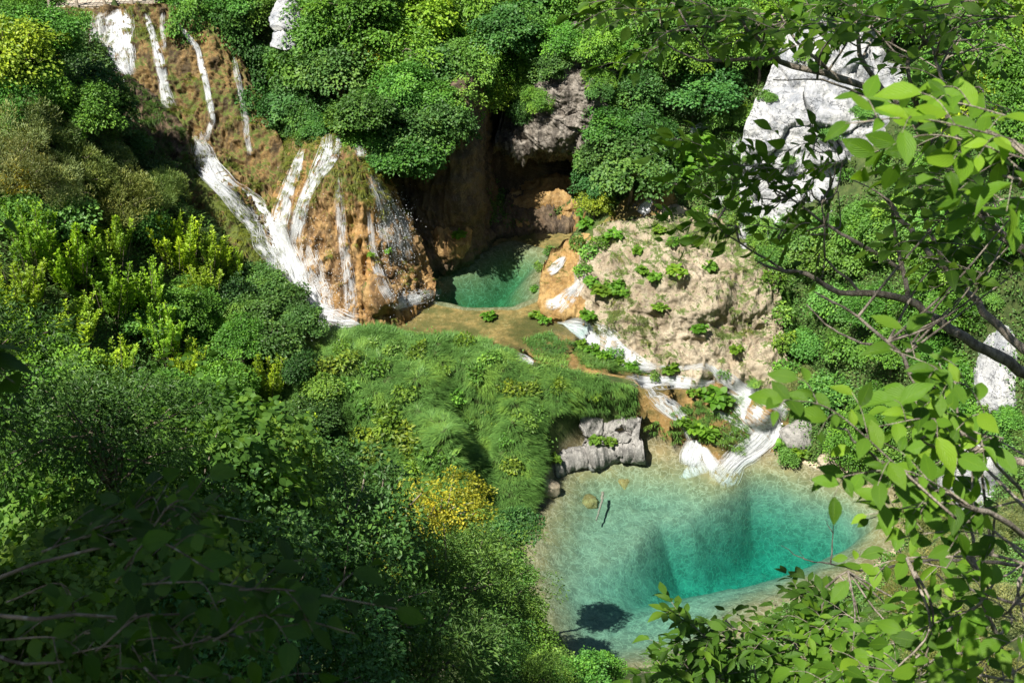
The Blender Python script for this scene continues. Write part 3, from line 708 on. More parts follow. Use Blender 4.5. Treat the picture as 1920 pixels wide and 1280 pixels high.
falls = [0]
def fall(label, path, mat='foam', lift=.07, bulge=.06, nu=None, name="waterfall"):
    """falling water lying on the rock it runs over: path = (px, py, width px)"""
    k = np.array(path, float)
    L = np.linalg.norm(np.diff(k[:, :2], axis=0), axis=1).sum()
    nv = max(8, int(L / 4)); c = crom(k, nv)
    c[:, 2] *= 1.22
    wob = noise(np.column_stack([np.arange(nv) * .13, np.full(nv, falls[0] * 3.1), np.zeros(nv)]))
    c[:, 2] *= 1 + .18 * wob
    tn = np.gradient(c[:, :2], axis=0); tn /= np.linalg.norm(tn, axis=1)[:, None] + 1e-9
    sd = np.stack([-tn[:, 1], tn[:, 0]], 1)
    nu = max(5, int(c[:, 2].max() / 4)) | 1
    u = np.linspace(-1, 1, nu); v = np.empty((nv, nu, 3)); fl = np.empty((nv, nu, 3)); along = 0
    for i in range(nv):
        for j in range(nu):
            q = c[i, :2] + sd[i] * u[j] * c[i, 2] / 2
            p, n = hit(*q)
            v[i, j] = p; fl[i, j, 2] = 1 - abs(u[j])
    Yc = v[:, :, 1].copy()
    for _ in range(4):                    # smooth: water bridges the hollows
        w = v.copy(); w[1:-1] = (v[1:-1] * 2 + v[:-2] + v[2:]) / 4; w[:, 1:-1] = (w[:, 1:-1] * 2 + w[:, :-2] + w[:, 2:]) / 4; v = w
    du = np.gradient(v, axis=1); dv = np.gradient(v, axis=0)
    n = np.cross(dv, du); n /= np.linalg.norm(n, axis=2)[..., None] + 1e-9
    tocam = np.array((0, 0, CAM_H)) - v; n *= np.sign((n * tocam).sum(2))[..., None]
    wd = np.linalg.norm(v[:, -1] - v[:, 0], axis=1)
    along = np.concatenate([[0], np.cumsum(np.linalg.norm(np.diff(v[:, nu // 2], axis=0), axis=1))])
    base = v + n * lift; falls[0] += 1; LT = along[-1]
    tt = np.linspace(0, 1, nv); V, Fc, FL, cnt = [], [], [], 0
    # a thin sheet, narrower than the fall, under many separate strands
    us = np.linspace(-1, 1, nu); fl = np.stack([us[None] * wd[:, None] / 2 + falls[0] * 5.3, np.repeat(along[:, None], nu, 1), np.repeat((1 - us[None] ** 2) ** .6 , nv, 0) * (sstep(0, .12, tt) * sstep(1.0, .72, tt) * .8 + .2)[:, None]], 2)
    inner = (v - v.mean(1, keepdims=True)) * (.92 * (.3 + .7 * sstep(0, .15, tt)))[:, None, None] + v.mean(1, keepdims=True) + n * lift * .5
    if True:
        V.append(inner.reshape(-1, 3)); FL.append(fl.reshape(-1, 3)); Fc.append(gridf(nu, nv)); cnt = nu * nv
    area = (wd * np.gradient(along)).sum(); sw = np.clip(wd.mean() * .04, .016, .030)
    want = area * (.85 if mat == 'foam' else .40); got = 0
    while got < want:
        l = min(LT, rng.uniform(.35, 1.6) * (1.3 if LT > 4 else .6)); a0 = rng.uniform(-.15 * l, LT - .5 * l); a1 = min(LT, a0 + l); a0 = max(0, a0)
        m = max(4, int((a1 - a0) / .10)); al = np.linspace(a0, a1, m)
        u0 = np.clip(rng.normal() * .5, -1, 1); uu = np.clip(u0 + rng.normal() * .12 * np.linspace(0, 1, m) + .06 * noise(np.column_stack([al * 1.5, np.full(m, got * 3), np.zeros(m)])), -1, 1)
        ri = np.interp(al, along, np.arange(nv)); i0 = np.minimum(ri.astype(int), nv - 2); fr = (ri - i0)[:, None]
        cj = (uu + 1) / 2 * (nu - 1); j0 = np.minimum(cj.astype(int), nu - 2); fj = (cj - j0)[:, None]
        g2 = lambda A: (A[i0, j0] * (1 - fj) + A[i0, j0 + 1] * fj) * (1 - fr) + (A[i0 + 1, j0] * (1 - fj) + A[i0 + 1, j0 + 1] * fj) * fr
        nn = g2(n); q = g2(base) + nn * (bulge * (1 - uu ** 2) * rng.uniform(.1, 1.3))[:, None]
        sdv = v[i0, -1] - v[i0, 0]; sdv /= np.linalg.norm(sdv, axis=1)[:, None] + 1e-9
        prof = np.sin(np.linspace(.12, np.pi - .12, m)) ** .7; hw = (sw * rng.uniform(.35, 1.1) * prof * .5)[:, None]
        mid = q + nn * hw * .8
        V.append(np.stack([q - sdv * hw, mid, q + sdv * hw], 1).reshape(-1, 3))
        xs = uu * wd[i0] / 2 + falls[0] * 5.3 + rng.uniform(0, 9)
        FL.append(np.stack([np.stack([xs + k * hw[:, 0], al, np.ones(m)], 1) for k in (-1, 0, 1)], 1).reshape(-1, 3))
        Fc.append(gridf(3, m, cnt)); cnt += 3 * m; got += (a1 - a0) * sw * .6
    me = mesh(name, np.concatenate(V), np.concatenate(Fc), M[mat], True, {"flow": np.concatenate(FL)})
    me.materials.append(M['strand']); nf = sum(map(len, Fc)); me.polygons.foreach_set("material_index", (np.arange(nf) >= len(Fc[0])).astype(np.int32))
    return tag(obj(name, me), label, "waterfall", "waterfalls and cascades of the gorge")
fall("wide white fall dropping just beneath the boardwalk", ((222,18,40),(225,60,46),(231,105,40),(242,142,26)))
fall("thin broken veil of water beside the wide fall under the boardwalk", ((192,24,40),(195,60,56),(203,100,46),(218,128,24)), 'veil')
fall("narrow second fall, whitest at its foot above the dark bank", ((272,26,8),(286,66,11),(298,112,14),(308,160,18),(316,204,24)))
fall("threadlike fall curving down the upper edge of the tufa cliff", ((325,35,7),(345,60,9),(369,90,10),(380,130,10),(391,180,11),(398,225,11),(386,262,16)))
fall("faint thread of water between the narrow fall and the curving one", ((303,25,8),(306,60,8),(308,95,9)), 'veil')
fall("faint trickle down the ochre edge of the tufa cliff by the forest", ((438,108,9),(448,160,9),(458,215,10),(466,270,11),(470,290,10)), 'veil')
fall("broad white chute rushing down between cliff and mossy boulder", ((368,258,20),(378,292,32),(398,328,40),(440,372,42),(480,408,52),(514,455,62),(535,500,58),(556,542,52),(585,577,46),(612,598,50),(672,606,26)), 'foam', .16, .2)
fall("white strand down the flank of the cone nearest the chute", ((570,280,9),(556,318,20),(541,360,22),(530,402,28),(527,440,24)))
fall("forked white stream down the front of the cone", ((616,252,14),(612,285,24),(596,326,24),(574,368,18),(560,415,22),(553,455,24)))
fall("short white fork joining the stream at the cone's cap", ((634,255,9),(632,285,12),(618,312,14),(600,332,12)))
fall("small white spill at the top of the cone by the maple", ((668,252,15),(673,275,18),(678,298,14)))
fall("speckled spray fall off the shaded flank of the cone", ((694,325,14),(710,362,30),(727,405,46),(742,450,52),(752,490,54)), 'veil')
fall("thin veil down the middle of the ochre cone", ((634,335,10),(640,420,16),(652,510,20),(660,595,22)), 'veil')
fall("wispy veil at the foot of the cone beside the chute", ((556,450,44),(575,510,56),(596,560,50),(612,600,36)), 'veil')
fall("faint veil on the cone between the middle veil and the spray", ((690,395,10),(700,470,14),(716,530,18),(735,565,18)), 'veil')
fall("white splash fanning into the upper pool at the cone's foot", ((732,574,14),(760,566,24),(790,556,22),(822,547,10)), 'foam', .08, .12)
fall("white cascade curving past the foot of the pale mound", ((1046,604,14),(1085,612,34),(1125,636,46),(1158,662,36),(1195,682,22),(1232,688,9)), 'foam', .08, .08)
fall("small cascade on the crest of the orange ledge", ((1058,482,8),(1044,502,15),(1030,514,12)), 'foam', .06, .05)
fall("cascade sliding off the orange ledge into the shallows", ((1086,532,8),(1062,552,14),(1040,570,20),(1024,566,14)), 'foam', .06, .05)
fall("short white spill at the edge of the grass mound", ((962,667,10),(982,676,14),(1000,682,9)), 'foam', .06, .05)
fall("broken white ripple crossing the orange stream", ((1172,710,10),(1215,718,22),(1260,716,22),(1300,719,18),(1340,716,9)), 'foam', .06, .05)
fall("pale rill tumbling over the ochre step above the pool", ((1222,742,18),(1250,762,28),(1275,780,24),(1290,790,12)), 'foam', .06, .05)
fall("upper white run of the side cascade below the crag slope", ((1322,682,12),(1362,710,20),(1400,735,30),(1442,758,38),(1476,778,26)), 'foam', .08, .08)
fall("broad lower run of the side cascade pouring into the pool", ((1362,736,22),(1398,766,38),(1430,792,40),(1442,806,44),(1420,832,40),(1388,856,40),(1362,884,30)), 'foam', .08, .1)
fall("narrow rill joining the side cascade from the ochre rocks", ((1330,768,8),(1365,784,11),(1392,800,12),(1412,812,9)), 'foam', .06, .04)
fall("little twin fall spilling over the ochre lip into the pool", ((1306,824,22),(1298,848,36),(1292,874,26)), 'foam', .08, .08)
fall("second spout of the twin fall, nearer the side cascade", ((1318,836,12),(1328,860,20),(1342,882,20)), 'foam', .08, .08)
fall("foaming apron where the side cascade meets the turquoise pool", ((1385,850,30),(1370,872,46),(1355,892,50),(1345,905,30)), 'veil', .04, .02)
fall("foaming apron under the twin fall at the pool's edge", ((1300,868,30),(1306,880,60),(1310,892,44)), 'veil', .04, .02)
fall("ripple of white water linking the curving cascade to the side run", ((1228,686,8),(1270,690,10),(1310,686,12),(1332,690,14)), 'veil', .05, .03)
fall("thin film of white water on the orange ledge's face", ((1100,510,12),(1085,535,20),(1072,560,16),(1050,585,10)), 'veil', .05, .04)
fall("thin rill across the ochre shallows above the twin fall", ((1270,780,14),(1290,800,20),(1302,822,22)), 'veil', .05, .04)
fall("wet white rill between the ripple and the ochre step", ((1200,716,14),(1215,730,18),(1226,744,18)), 'veil', .05, .04)
fall("thin white thread behind the big round maple", ((1252,305,7),(1246,325,10),(1240,345,12),(1234,360,9)), 'foam', .06, .05)
fall("white spill over orange rock behind the pale mound", ((1222,374,9),(1212,386,20),(1202,402,24)), 'foam', .06, .05)
fall("shallow white riffle near the foot of the crag", ((1345,226,9),(1318,236,14),(1292,248,10)), 'foam', .06, .05)
fall("white trickle between crag and leafy patch", ((1390,258,8),(1375,285,12),(1368,320,10),(1340,392,16),(1330,408,12)), 'veil', .06, .05)
fall("blue-white fall in the shade below the grass mound", ((628,820,16),(650,828,26),(672,842,18)), 'foam', .06, .05)
fall("narrow fall above the yellow bush at the end of the grass rib", ((850,922,10),(860,940,18),(872,962,18),(880,980,10)), 'foam', .06, .05)

# spray drops round the foot of the falls
def drops(name, where, px, py, w, h, n, up, size=.02):
    mb = MB(); tet = np.array(((1, 1, 1), (1, -1, -1), (-1, 1, -1), (-1, -1, 1))) * .6
    tf = np.array(((0, 1, 2), (0, 2, 3), (0, 3, 1), (1, 3, 2)))
    V = []
    for _ in range(n):
        p, nn = hit(px + rng.normal() * w, py + rng.normal() * h)
        V.append(p + nn * abs(rng.normal()) * up + np.array((0, 0, abs(rng.normal()) * up * .6)))
    V = np.array(V); sz = size * rng.uniform(.4, 1.3, n)
    v = (V[:, None] + tet[None] * sz[:, None, None]).reshape(-1, 3)
    f = (tf[None] + (np.arange(n) * 4)[:, None, None]).reshape(-1, 3)
    m = M.get('drop')
    if not m:
        m, t, out = newmat("water_drop"); g = N(t); g.link(g.pbr((.85, .88, .9), .3).outputs[0], out.inputs[0]); M['drop'] = m
    tag(obj(name, mesh(name, v, f, m, False)), f"fine white spray drops {where}", "spray", None, 'stuff')
for a in (("off the shaded flank of the tufa cone",735,450,20,50,900,.35), ("at the foot of the tufa cone by the chute",600,560,28,34,700,.35), ("along the lower bend of the chute",560,470,30,50,500,.3), ("over the splash in the upper pool",770,560,24,8,300,.25),
          ("under the twin fall at the turquoise pool",1300,868,18,8,120,.15), ("over the side cascade above the pool",1400,830,26,22,200,.15), ("at the foot of the wide upper fall",225,130,14,14,150,.3)):
    drops("spray", *a)

# ------------------------------------------------------------------ foliage builders
def unit(v): return v / (np.linalg.norm(v, axis=-1, keepdims=True) + 1e-9)

def leaf_quads(pos, d, n, L, wd, fold=.12):
    """one folded rhombus per leaf"""
    d = unit(d); n = unit(n - d * (n * d).sum(1, keepdims=True)); s = np.cross(d, n)
    L = np.broadcast_to(L, (len(pos),))[:, None]; wd = np.broadcast_to(wd, (len(pos),))[:, None]
    v = np.stack([pos, pos + d * L * .45 + s * wd * .5 + n * L * fold, pos + d * L - n * L * fold * .6, pos + d * L * .45 - s * wd * .5 + n * L * fold], 1)
    return v.reshape(-1, 3), np.arange(len(pos) * 4).reshape(-1, 4)

def leaf_template(rows=5, prof=(.0, .75, 1.0, .82, .42, .0), fold=.18, droop=.25):
    rows = len(prof) - 1
    t = np.linspace(0, 1, rows + 1); v = []; uv = []
    for k, a in enumerate(t):
        for sx in (-1, 0, 1):
            w = prof[k] * .5
            v.append((a, sx * w, fold * abs(sx) * w - droop * a * a)); uv.append((a, sx, 0))
    f = []
    for k in range(rows):
        b = k * 3
        f += [(b, b + 1, b + 4, b + 3), (b + 1, b + 2, b + 5, b + 4)]
    return np.array(v, float), np.array(f), np.array(uv, float)
TPL = {'elm': leaf_template(prof=(.12, .72, 1.0, .92, .55, .02)), 'ash': leaf_template(prof=(.06, .55, .95, 1.0, .62, .02), droop=.3),
       'round': leaf_template(prof=(.35, .95, 1.0, .6, .1), droop=.2), 'big': leaf_template(prof=(.5, .95, 1.0, .75, .2), droop=.35, fold=.25)}

def leaf_full(tpl, pos, d, n, L, wd):
    """modelled leaves: rib, folded halves, drooping tip"""
    v, f, uv = TPL[tpl]; m = len(v); k = len(pos)
    d = unit(d); n = unit(n - d * (n * d).sum(1, keepdims=True)); s = np.cross(n, d)
    L = np.broadcast_to(L, (k,))[:, None, None]; wd = np.broadcast_to(wd, (k,))[:, None, None]
    V = pos[:, None] + d[:, None] * v[None, :, :1] * L + s[:, None] * v[None, :, 1:2] * wd + n[:, None] * v[None, :, 2:] * L * rng.uniform(-.3, 1.9, (k, 1, 1))
    Fc = (f[None] + (np.arange(k) * m)[:, None, None]).reshape(-1, 4)
    return V.reshape(-1, 3), Fc, np.tile(uv, (k, 1)), m

def crown(kind, seed):
    """leaf cloud of unit spread round the origin and the limb ends that carry it"""
    g = np.random.default_rng(seed); c = KIND[kind]; pos = []; d = []; n = []; tone = []; ends = []; sz = []
    if c['form'] == 'clumps':
        nc = c['clumps']
        lob = g.normal(size=(5, 3)); lob = unit(lob)
        k = 0
        while k < nc:
            dr = unit(g.normal(size=(1, 3)))[0]
            if dr[2] < c.get('low', -.45): continue
            r = .40 * (1 + .6 * np.max(lob @ dr) - .36 + g.normal() * .17) * (1 if g.random() < .72 else g.uniform(.35, .8))
            ctr = dr * r * np.array((1, 1, c['flat']))
            m = int(c['leaves'] * g.uniform(.6, 1.4)); rc = c['rc'] * g.uniform(.7, 1.35)
            a = g.uniform(0, 2 * np.pi, m); q = np.sqrt(g.random(m)) * rc
            out = unit(ctr + np.array((0, 0, .12)))
            e1 = unit(np.cross(out, (0.1, .2, 1.0))); pl = unit(np.array((0, 0, 1.0)) * c['layer'] + out * (1 - c['layer']) + g.normal(size=3) * .18)
            e1 = unit(np.cross(pl, e1 + g.normal(size=3) * .3)); e2 = np.cross(pl, e1)
            off = e1 * (np.cos(a) * q)[:, None] + e2 * (np.sin(a) * q)[:, None] + pl * (g.normal(size=m) * rc * c['thick'] - (q / rc) ** 2 * rc * .35)[:, None]
            pos.append(ctr + off); 
            d.append(unit(off + out * rc * .5 + g.normal(size=(m, 3)) * rc * .5 - np.array((0, 0, rc * c.get('droop', .35)))))
            n.append(pl + out * .35 + g.normal(size=(m, 3)) * c['ruffle'])
            tone.append(np.full(m, g.normal() * .45) + g.normal(size=m) * .3); sz.append(g.uniform(.65, 1.25, m))
            ends.append(ctr); k += 1
    elif c['form'] == 'shoots':
        for _ in range(c['clumps']):
            a = g.uniform(0, 2 * np.pi); rb = g.uniform(0, .16); sp = g.uniform(.1, .42); h = g.uniform(.5, 1.0) * (1.0 - .5 * sp)
            b = np.array((np.cos(a) * rb, np.sin(a) * rb, -.5)); tip = np.array((np.cos(a) * sp, np.sin(a) * sp, -.5 + h))
            m = int(c['leaves'] * g.uniform(.7, 1.3)); t = g.uniform(.18, 1.0, m) ** .8
            bend = g.normal(size=2) * .03
            st = b + (tip - b) * t[:, None]; st[:, :2] += bend * np.sin(t * np.pi)[:, None]
            aa = g.uniform(0, 2 * np.pi, m); rad = np.stack([np.cos(aa), np.sin(aa), np.zeros(m)], 1)
            wdt = c['rc'] * (1.1 - t * .75)
            pos.append(st + rad * (g.random(m) * wdt)[:, None]); d.append(rad + np.array((0, 0, .9)) + g.normal(size=(m, 3)) * .3)
            n.append(np.array((0, 0, .8)) - rad * .3 + g.normal(size=(m, 3)) * .45)
            tone.append(np.full(m, g.normal() * .25) + t * .5 - .25 + g.normal(size=m) * .25); sz.append(g.uniform(.6, 1.2, m)); ends.append(tip)
    elif c['form'] == 'fan':                                # leafy rosette: big leaves on a low dome
        m = c['leaves']; dr = unit(g.normal(size=(m, 3))); dr[:, 2] = np.abs(dr[:, 2])
        p = dr * np.array((.45, .45, .3)) * (g.uniform(.5, 1, m)[:, None])
        pos.append(p - unit(p) * .06); d.append(dr * np.array((1, 1, .2)) + g.normal(size=(m, 3)) * .4); n.append(np.array((0, 0, 1.0)) + dr * .5 + g.normal(size=(m, 3)) * .25)
        tone.append(g.normal(size=m) * .4); sz.append(g.uniform(.6, 1.2, m)); ends += list(p[:6])
    pos, d, n, tone, sz = map(np.concatenate, (pos, d, n, tone, sz))
    L = c['leaf'] * sz
    if c.get('tpl'):
        v, f, uv, mm = leaf_full(c['tpl'], pos, d, n, L, L * c['wide'])
        me = mesh("foliage", v, f, M['nearleaf'], True, {"tone": np.repeat(tone, mm), "leafuv": uv})
    else:
        v, f = leaf_quads(pos, d, n, L, L * c['wide'])
        me = mesh("foliage", v, f, M['leaf'], False, {"tone": np.repeat(tone, 4)})
    mb = MB(); zb = -4.0 if c['form'] == 'clumps' else -c['hc'] - .5; lean = MB()
    if c['form'] == 'clumps':
        r0 = c.get('girth', .028); top = np.array((g.normal() * .04, g.normal() * .04, .12))
        path = crom(np.array([(0, 0, zb), (0, 0, -c['hc']), (g.normal() * .03, g.normal() * .03, -c['hc'] * .5), (g.normal() * .04, g.normal() * .04, -.12), top]), 12)
        mb.add(*tube(path, np.linspace(r0 * 1.25, r0 * .3, 12), 7))
        pl2 = crom(np.array([(0, 1.1, -.5), (.03, .6, -.42), (-.02, .2, -.2), top]), 12); lean.add(*tube(pl2, np.linspace(r0 * 1.2, r0 * .3, 12), 7))
        for e in ends[::max(1, len(ends) // 22)]:
            t = g.uniform(.45, .95); b = path[int(t * 11)]
            mid = (b + e) / 2 + np.array((0, 0, .05)) + g.normal(size=3) * .03
            mb.add(*tube(crom(np.array((b, mid, e)), 6), np.linspace(r0 * .42, r0 * .1, 6), 5))
            b = pl2[int(t * 11)]; lean.add(*tube(crom(np.array((b, (b + e) / 2 + np.array((0, 0, .05)), e)), 6), np.linspace(r0 * .42, r0 * .1, 6), 5))
    else:
        for e in ends[:24]:
            b = np.array((g.normal() * .04, g.normal() * .04, zb if c['form'] == 'shoots' else -.4))
            mb.add(*tube(crom(np.array((b, (b * .6 + e * .4) + g.normal(size=3) * .02, e)), 7), np.linspace(c.get('girth', .012), .003, 7), 5))
    bm_ = M['bark' if not c.get('pale') else 'barkpale']; tr = mb.me("trunk", bm_)
    return me, tr, (lean.me("trunk", bm_) if lean.v else tr)

def K_(form, name, cat, words, colour, clumps, leaves, leaf, wide, rc, flat, layer, hc, **kw):
    return dict(form=form, name=name, cat=cat, words=words, colour=colour, clumps=clumps, leaves=leaves, leaf=leaf, wide=wide, rc=rc, flat=flat, layer=layer, hc=hc,
                thick=kw.pop('thick', .15), ruffle=kw.pop('ruffle', .45), nvar=kw.pop('nvar', 4), **kw)
KIND = {
 'M': K_('clumps', 'maple_tree', 'tree', 'dark green maple', (.045,.118,.024), 50, 150, .047, .85, .185, .85, .6, .7),
 'B': K_('clumps', 'beech_tree', 'tree', 'mid green beech', (.068,.165,.022), 58, 150, .043, .68, .17, .9, .5, .7),
 'Y': K_('clumps', 'beech_tree', 'tree', 'yellowish green beech', (.13,.22,.018), 60, 110, .050, .7, .17, .9, .5, .7, nvar=3),
 'G': K_('clumps', 'birch_sapling', 'tree', 'golden leaved sapling', (.34,.29,.018), 60, 45, .040, .75, .13, .9, .45, .7, nvar=2),
 'W': K_('clumps', 'willow_shrub', 'shrub', 'grey green willow', (.13,.175,.055), 110, 90, .060, .16, .13, .95, .15, .5, ruffle=.7, droop=-.9, low=-.3, nvar=3),
 'U': K_('shoots', 'spindle_shrub', 'shrub', 'bright upright shooted shrub', (.135,.235,.016), 30, 130, .050, .55, .05, 1, .5, .5, nvar=4, girth=.010),
 'L': K_('clumps', 'low_shrub', 'shrub', 'low leafy shrub', (.078,.175,.030), 34, 110, .062, .75, .21, .6, .4, .3, low=-.15),
 'V': K_('clumps', 'weed_clump', 'plant', 'loose green weed clump', (.075,.165,.026), 13, 26, .15, .6, .24, .8, .3, .25, low=-.1, ruffle=.7, girth=.012, nvar=5),
 'D': K_('clumps', 'dark_shrub', 'shrub', 'deep green shrub', (.032,.082,.018), 46, 105, .056, .8, .19, .8, .45, .5),
 'J': K_('clumps', 'juniper_shrub', 'shrub', 'feathery olive juniper', (.125,.155,.055), 120, 110, .038, .20, .12, .85, .15, .4, ruffle=.8, droop=-.5, low=-.2, nvar=3),
 'H': K_('clumps', 'hazel_bush', 'bush', 'broad leaved hazel', (.085,.165,.028), 120, 75, .032, .95, .13, .8, .6, .9, tpl='round', nvar=3, pale=1),
 'S': K_('clumps', 'glossy_bush', 'bush', 'glossy small leaved bush', (.042,.115,.028), 130, 75, .030, .62, .11, 1.0, .35, .9, nvar=2, pale=1),
 'A': K_('clumps', 'ash_tree', 'tree', 'fine leaved ash', (.060,.135,.026), 140, 80, .030, .36, .12, .95, .5, .9, nvar=3),
 'Z': K_('clumps', 'yellowing_bush', 'bush', 'yellow and lime leaved bush', (.20,.23,.02), 110, 70, .028, .75, .10, .85, .4, .8, nvar=2, pale=1),
 'P': K_('fan', 'butterbur_plant', 'plant', 'round leaved butterbur', (.085,.185,.020), 0, 75, .21, 1.0, .1, 1, .5, .05, tpl='big', nvar=3),
}
_var = {}
def variants(kind):
    if kind not in _var:
        _var[kind] = [crown(kind, 100 + 17 * i + sum(map(ord, kind)) * 7) for i in range(KIND[kind]['nvar'])]
    return _var[kind]

def smax(px, py, dia, hc, s0=20, s1=115):
    s = np.linspace(s0, s1, 1500); p = PS(px, py, 1.0) - np.array((0, 0, CAM_H))
    x, y, z = s * p[0], s * p[1], CAM_H + s * p[2]
    ok = np.where(z - H(x, y) <= hc * dia * s / F)[0]
    return s[ok[0]] if len(ok) else s1

PLANTS = []
def plant(px, py, dia, kind, s=None, tall=1.0, colour=None, Y=None):
    c = KIND[kind]
    if Y: s = Y / (CP + (640 - py) / F * SP)
    if s is None: s = smax(px, py, dia, c['hc'])
    D = dia * s / F; ctr = PS(px, py, s)
    gz = float(H(ctr[0], ctr[1])); 
    vs = variants(kind); me, tr, ln = vs[rng.integers(len(vs))]
    if Y: tr = ln; gz = ctr[2] - c['hc'] * D * .8
    hgt = max(ctr[2] - gz, c['hc'] * D * .8)
    root = bpy.data.objects.new(c['name'], None); root.empty_display_size = .3; COL.objects.link(root)
    root.location = (ctr[0], ctr[1], ctr[2] - hgt); root.rotation_euler = (rng.normal() * .10 * (c['cat'] == 'tree'), rng.normal() * .10 * (c['cat'] == 'tree'), rng.uniform(0, 6.28) if not Y else rng.uniform(-.6, .6))
    sc = D * np.array((rng.uniform(.85, 1.2), rng.uniform(.85, 1.2), rng.uniform(.85, 1.2) * tall))
    col = np.array(colour or c['colour']) * 1.55 * rng.uniform(.82, 1.2) * np.array((rng.uniform(.85, 1.2), 1, rng.uniform(.8, 1.2)))
    o = obj("trunk" if c['form'] == 'clumps' else "stem", tr, root, (0, 0, hgt)); o.scale = sc
    o = obj("crown" if c['cat'] == 'tree' else "foliage", me, root, (0, 0, hgt)); o.scale = sc; o.color = (*col, 1)
    PLANTS.append((root, px, py, dia, kind)); return root

# --- the forest over the falls
for a in ((372,34,110,'B'),(425,60,120,'M'),(470,20,110,'B'),(470,120,110,'M'),(490,195,100,'M'),(575,130,110,'M'),(610,60,140,'B'),(600,-10,120,'B'),(680,25,150,'B'),(640,140,140,'M'),(545,190,110,'M'),(520,245,70,'M'),(590,215,100,'M'),
          (740,110,150,'B'),(790,40,140,'Y'),(860,20,140,'B'),(900,95,150,'B'),(830,110,120,'B'),(770,180,150,'M'),(715,225,140,'M'),(748,285,115,'M'),(820,190,110,'B'),(880,165,110,'Y'),(930,180,80,'B'),(960,30,120,'M'),(1010,80,90,'M'),(985,110,80,'M'),
          (1060,25,130,'B'),(1110,75,120,'B'),(1180,95,140,'B'),(1250,55,130,'B'),(1150,20,120,'B'),(1210,10,110,'Y'),(1300,100,130,'B'),(1330,165,110,'M'),(1380,50,120,'B'),(1430,90,100,'B'),(1290,10,120,'B'),(1360,-5,110,'B'),(1440,20,110,'Y'),
          (1210,170,110,'M'),(1160,215,120,'M'),(1210,235,110,'M'),(1130,280,100,'M'),(1185,300,130,'M'),(1125,335,80,'M'),(1115,375,55,'Y'),(1300,190,80,'D'),(1350,215,60,'L'),(1400,215,50,'L'),
          (700,-20,130,'M'),(900,-15,140,'B'),(1010,-10,120,'M'),(430,-10,110,'B'),(330,-8,90,'B'),(610,20,80,'B'),(690,110,60,'G'),(910,175,40,'G'),
          (1500,20,100,'B'),(1560,0,90,'B'),(1740,40,130,'B'),(1830,70,150,'B'),(1910,130,140,'B'),(1850,200,130,'Y'),(1770,130,100,'B'),(1910,240,140,'B'),(1900,30,130,'Y'),(1680,20,110,'B'),(1640,-10,100,'B')):
    plant(*a)
for a in ((700,215,120,'M',57.6),(740,285,110,'M',57.4),(775,240,120,'M',58.4),(760,180,130,'B',59.5),(815,215,100,'B',59.3),(850,175,110,'B',61.5),(870,215,70,'B',62),(905,175,80,'Y',63.5),(820,150,120,'M',62),(880,120,110,'B',63.5),(930,110,90,'B',65),(955,60,110,'M',64),(925,165,60,'B',64.5),
          (680,265,70,'L',57.5),(720,300,60,'M',57),(640,225,60,'L',58.6),(600,240,60,'M',58.8),(575,255,50,'L',59),(1012,185,60,'B',62.6),(1040,120,70,'M',63.4),(985,150,70,'B',64.2),(1000,118,60,'B',64.4),(1120,165,60,'M',62),(975,205,50,'D',63.6),(1000,75,90,'B',65),(1060,70,90,'B',64),(1115,95,90,'B',62.8),(1125,150,60,'B',62.4),(1140,235,90,'M',61),(1120,300,90,'M',61),(770,285,120,'M',57.6),(820,240,110,'M',58.6),(800,200,120,'B',59.4),(840,190,110,'M',61.5),(900,150,100,'B',63.5),(690,300,60,'M',57),(790,300,70,'M',57.4),(835,255,50,'B',59)):
    plant(*a[:4], Y=a[4])
# --- the slope under the boardwalk and beside the chute
for a in ((15,100,150,'Y'),(70,50,120,'B'),(30,190,120,'B'),(110,80,110,'B'),(150,110,110,'D'),(90,150,120,'B'),(180,160,100,'D'),(145,205,130,'B'),(205,205,90,'D'),(240,190,70,'D'),(15,30,110,'B'),(170,40,60,'L'),
          (40,250,130,'W'),(105,280,110,'W'),(30,320,130,'W'),(150,330,110,'W'),(100,350,130,'W'),(210,300,80,'W'),(230,375,120,'W'),(300,365,100,'W'),(195,345,80,'L'),(20,345,70,'G'),(30,400,110,'L'),(255,420,90,'L'),(120,400,110,'L'),(250,270,60,'D'),(290,320,70,'D'),
          (55,440,150,'U'),(130,480,150,'U'),(35,540,150,'U'),(205,450,120,'U'),(200,540,140,'U'),(275,540,140,'U'),(330,450,140,'U'),(395,470,110,'U'),(380,540,110,'U'),(140,600,140,'U'),(300,620,140,'U'),(50,640,150,'U'),(215,680,140,'U'),(435,500,80,'U'),(350,680,110,'U'),
          (440,560,90,'D'),(495,535,80,'M'),(535,570,90,'D'),(450,630,110,'B'),(515,640,100,'D'),(565,605,70,'M'),(480,590,90,'M'),(480,490,50,'D'),(400,610,100,'L'),(380,590,80,'B'),(560,690,70,'D'),
          (120,700,140,'B'),(300,740,140,'B'),(420,730,120,'B'),(500,710,100,'U'),(180,770,140,'B'),(60,770,150,'B'),(400,790,120,'B'),(590,780,90,'D'),(480,790,120,'U'),(560,810,120,'U'),(535,870,110,'Z'),(610,860,90,'D'),(660,880,90,'D'),(600,730,70,'L'),(330,570,100,'B'),(255,610,90,'L'),(700,910,80,'D')):
    plant(*a)
for a in ((975,1075,140,'B',44),(1012,1140,110,'B',43),(1000,1215,120,'B',42),(965,990,80,'D',46),(945,1040,100,'B',45),(1040,1250,90,'L',41),(1085,1285,80,'B',40)):
    plant(*a)
